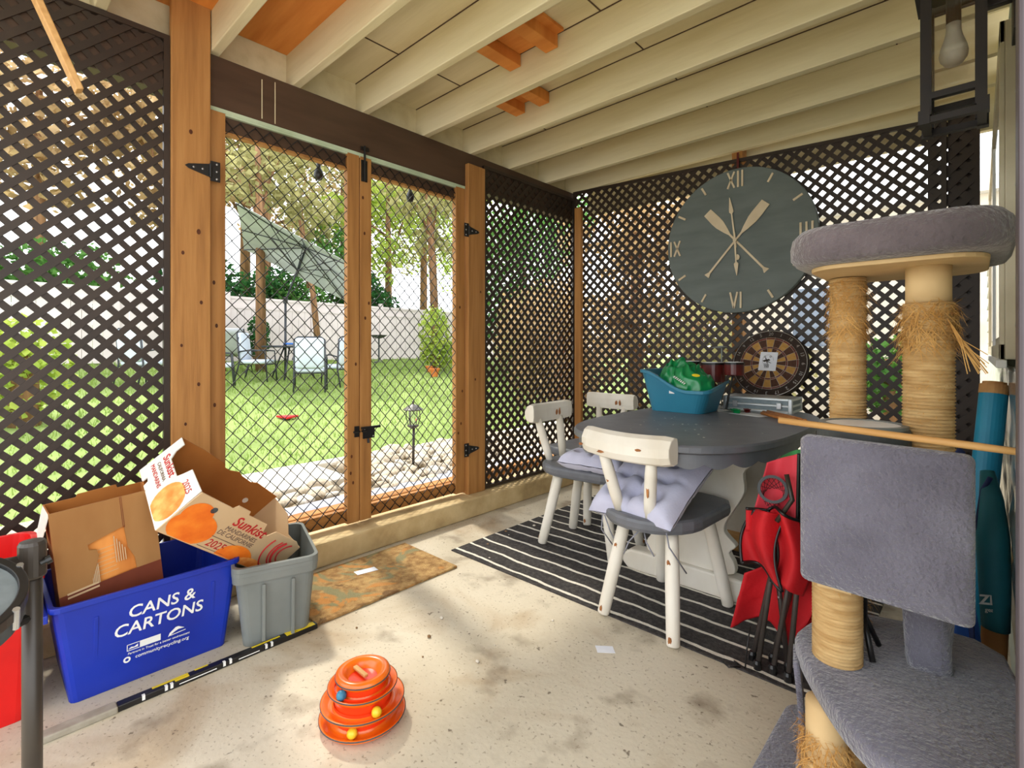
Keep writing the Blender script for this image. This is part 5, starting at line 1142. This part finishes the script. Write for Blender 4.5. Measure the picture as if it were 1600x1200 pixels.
# ---------------------------------------------------------------- patio set on the lawn
def g0(x, y): return gz(x, y)
def patio_chair(label, x, y, rz, cup='sling'):
    t_ = thing('patio_chair', label, 'chair', (x, y, g0(x, y)), rz, 'patio chairs on the lawn')
    for sx in (-1, 1):
        MB().tube([(sx*.29, .30, 0), (sx*.29, .27, .40), (sx*.29, .25, .64), (sx*.29, -.02, .66), (sx*.29, -.27, .62)], .016, 8).build('front_leg', 'patio', t_, smooth=True, local=True)
        MB().tube([(sx*.27, -.36, 0), (sx*.27, -.25, .40), (sx*.265, -.30, .98)], .016, 8).build('rear_leg', 'patio', t_, smooth=True, local=True)
    MB().tube([(-.265, -.30, .98), (-.2, -.31, 1.03), (.2, -.31, 1.03), (.265, -.30, .98)], .014, 8).build('top_rail', 'patio', t_, smooth=True, local=True)
    MB().tube([(-.26, -.27, .92)]+[(.26*math.sin(R(a)), -.285, .92-.20*math.cos(R(a))) for a in range(-75, 80, 15)]+[(.26, -.27, .92)], .010, 6).build('back_scroll', 'patio', t_, smooth=True, local=True)
    MB().tube([(-.27, -.25, .36), (.27, -.25, .36)], .012, 8).tube([(-.29, .26, .36), (.29, .26, .36)], .012, 8).build('seat_rail', 'patio', t_, smooth=True, local=True)
    MB().rings([[(p[0], p[1], z) for p in rrect(-.26+k, .26-k, -.25+k, .27-k, .05, 3)] for k, z in ((.03, .37), (0, .385), (0, .44), (.03, .46))]).build('seat_cushion', cup, t_, smooth=True, local=True)
    fr_ = frame((0, -.265, .72), (1, 0, 0), (0, -.1, 1))
    MB().rings([[fr_ @ V((p[0], p[1], z)) for p in rrect(-.25+k, .25-k, -.27+k, .30-k, .06, 3)] for k, z in ((.03, -.05), (0, -.035), (0, .03), (.03, .045))]).build('back_cushion', cup, t_, smooth=True, local=True)
    return t_
def pxy(px, depth):
    a = (px-800)/787; th = R(42.77); return ((-math.sin(th)+a*math.cos(th))*depth, (math.cos(th)+a*math.sin(th))*depth)
patio_chair('pale cushioned patio chair with its back to the gates', *pxy(485, 9.6), R(62))
patio_chair('pale patio chair at the left side of the glass table', *pxy(402, 10.6), R(-40))
patio_chair('pale patio chair at the right side, by the gate stile', *pxy(534, 10.6), R(95))
patio_chair('pale patio chair at the far left, partly behind the post', *pxy(338, 9.4), R(-20))
patio_chair('pale patio chair seen through the left lattice', *pxy(225, 9.2), R(30))
tx_, ty3 = pxy(458, 11.3); zt_ = g0(tx_, ty3)
pt = thing('patio_table', 'round glass patio table under the tilted parasol', 'table', (tx_, ty3, zt_))
MB().lathe([(.62, .70), (.64, .71), (.64, .735), (.62, .74)], 32, (tx_, ty3, zt_)).build('table_rim', 'patio', pt); MB().lathe([(.60, .742), (.001, .743)], 32, (tx_, ty3, zt_)).build('tabletop', 'glass', pt)
for a in range(4): q = R(45+90*a); MB().tube([(tx_+.2*math.cos(q), ty3+.2*math.sin(q), zt_+.7), (tx_+.34*math.cos(q), ty3+.34*math.sin(q), zt_+.35), (tx_+.48*math.cos(q), ty3+.48*math.sin(q), zt_)], .018, 8).build('leg', 'patio', pt, smooth=True)
tag(MB().grid(lambda u, v: (tx_-.05+.5*u, ty3-.2+.6*v, zt_+.772+.035*abs(noise.noise(V((u*5, v*5, 0))))), 10, 10).build('towel', 'towel', smooth=True, thick=.03), 'blue towel bunched on the patio table', 'towel')
# parasol
ux, uy = pxy(446, 11.3); uz = g0(ux, uy)
ub = thing('patio_parasol', 'large square pale grey parasol tilted over the patio table', 'parasol', (ux, uy, uz))
pb0 = V((ux, uy, uz)); camr = V((math.cos(R(42.77)), math.sin(R(42.77)), 0)); camf = V((-math.sin(R(42.77)), math.cos(R(42.77)), 0)); UP = V((0, 0, 1))
jt = pb0+UP*1.75; hub = V((*pxy(478, 11.5), 0)); hub.z = 1.1+(547-388)/787*11.5
MB().tube([pb0, jt], .026, 10).build('pole', 'patio', ub, smooth=True); MB().tube([jt-UP*.02, hub], .022, 10).build('upper_pole', 'patio', ub, smooth=True)
MB().lathe([(.05, 1.68), (.05, 1.82)], 12, tuple(pb0)).build('tilt_joint', 'black', ub)
cl_ = camr*-1.58+UP*.36+camf*.74; ct_ = camr*-.53+UP*.77+camf*-1.5; na = cl_.cross(ct_).normalized(); na = na if na.z > 0 else -na
rim = []
for a, b in ((cl_, ct_), (ct_, -cl_), (-cl_, -ct_), (-ct_, cl_)): rim += [a, (a+b)/2*.98]
rim = [hub+p*1.06-na*.30 for p in rim]; apx = hub+na*.04
for i in range(8):
    a, b = rim[i], rim[(i+1) % 8]
    MB().add([apx, a, b], [(0, 1, 2)]).build('canopy_panel', 'canvas', ub, thick=.006)
    MB().tube([apx-na*.03, a-na*.025], .012, 6).build('rib', 'patio', ub)
    low_ = hub+(jt-hub)*.42; MB().tube([low_, apx+(a-apx)*.55-na*.02], .010, 6).build('strut', 'patio', ub)
# reclined lounger at the left
lx, ly = pxy(368, 11.6); lz = g0(lx, ly); lg_ = thing('garden_lounger', 'reclined white garden lounger behind the patio chairs', 'lounger', (lx, ly, lz), R(60))
for sx in (-1, 1): MB().tube([(sx*.28, -.6, 1.0), (sx*.28, 0, .42), (sx*.28, .9, .38)], .015, 8).tube([(sx*.28, -.4, .02), (sx*.28, .45, .55)], .013, 8).tube([(sx*.28, .4, .02), (sx*.28, -.35, .78)], .013, 8).build('side_frame', 'patio', lg_, smooth=True, local=True)
MB().grid(lambda u, v: (-.27+.54*u, -.6+1.5*v, (1.0-.58*(v/.4) if v < .4 else .42-.04*(v-.4)/.6)+.01), 4, 14).build('sling', 'canvas', lg_, smooth=True, thick=.02, local=True)
# bird bath and pots by the fence
bx_, by_ = pxy(592, 16.3); bz = g0(bx_, by_); bbt = thing('bird_bath', 'dark green bird bath on a thin stem by the fence', 'bird bath', (bx_, by_, bz))
MB().lathe([(.02, .78), (.16, .82), (.27, .90), (.25, .90), (.02, .84)], 18, (bx_, by_, bz)).build('bowl', 'darkgrey', bbt); MB().tube([(bx_, by_, bz), (bx_, by_, bz+.8)], .025, 8).build('stem', 'darkgrey', bbt); MB().lathe([(.18, 0), (.18, .03), (.03, .07)], 14, (bx_, by_, bz)).build('base', 'darkgrey', bbt)
for k, (px2, d, s_, lb_) in enumerate(((679, 13.2, .6, 'larger terracotta pot on the lawn by the right gate stile'), (671, 14.2, .5, 'smaller terracotta pot behind the larger one'))):
    x, y = pxy(px2, d); z = g0(x, y)
    tag(MB().lathe([(.13*s_, 0), (.2*s_, .3*s_), (.23*s_, .3*s_), (.23*s_, .38*s_), (.19*s_, .38*s_), (.18*s_, .30*s_), (.001, .29*s_)], 18, (x, y, z)).build('flower_pot', 'terra', smooth=False), lb_, 'flower pot', 'terracotta pots')
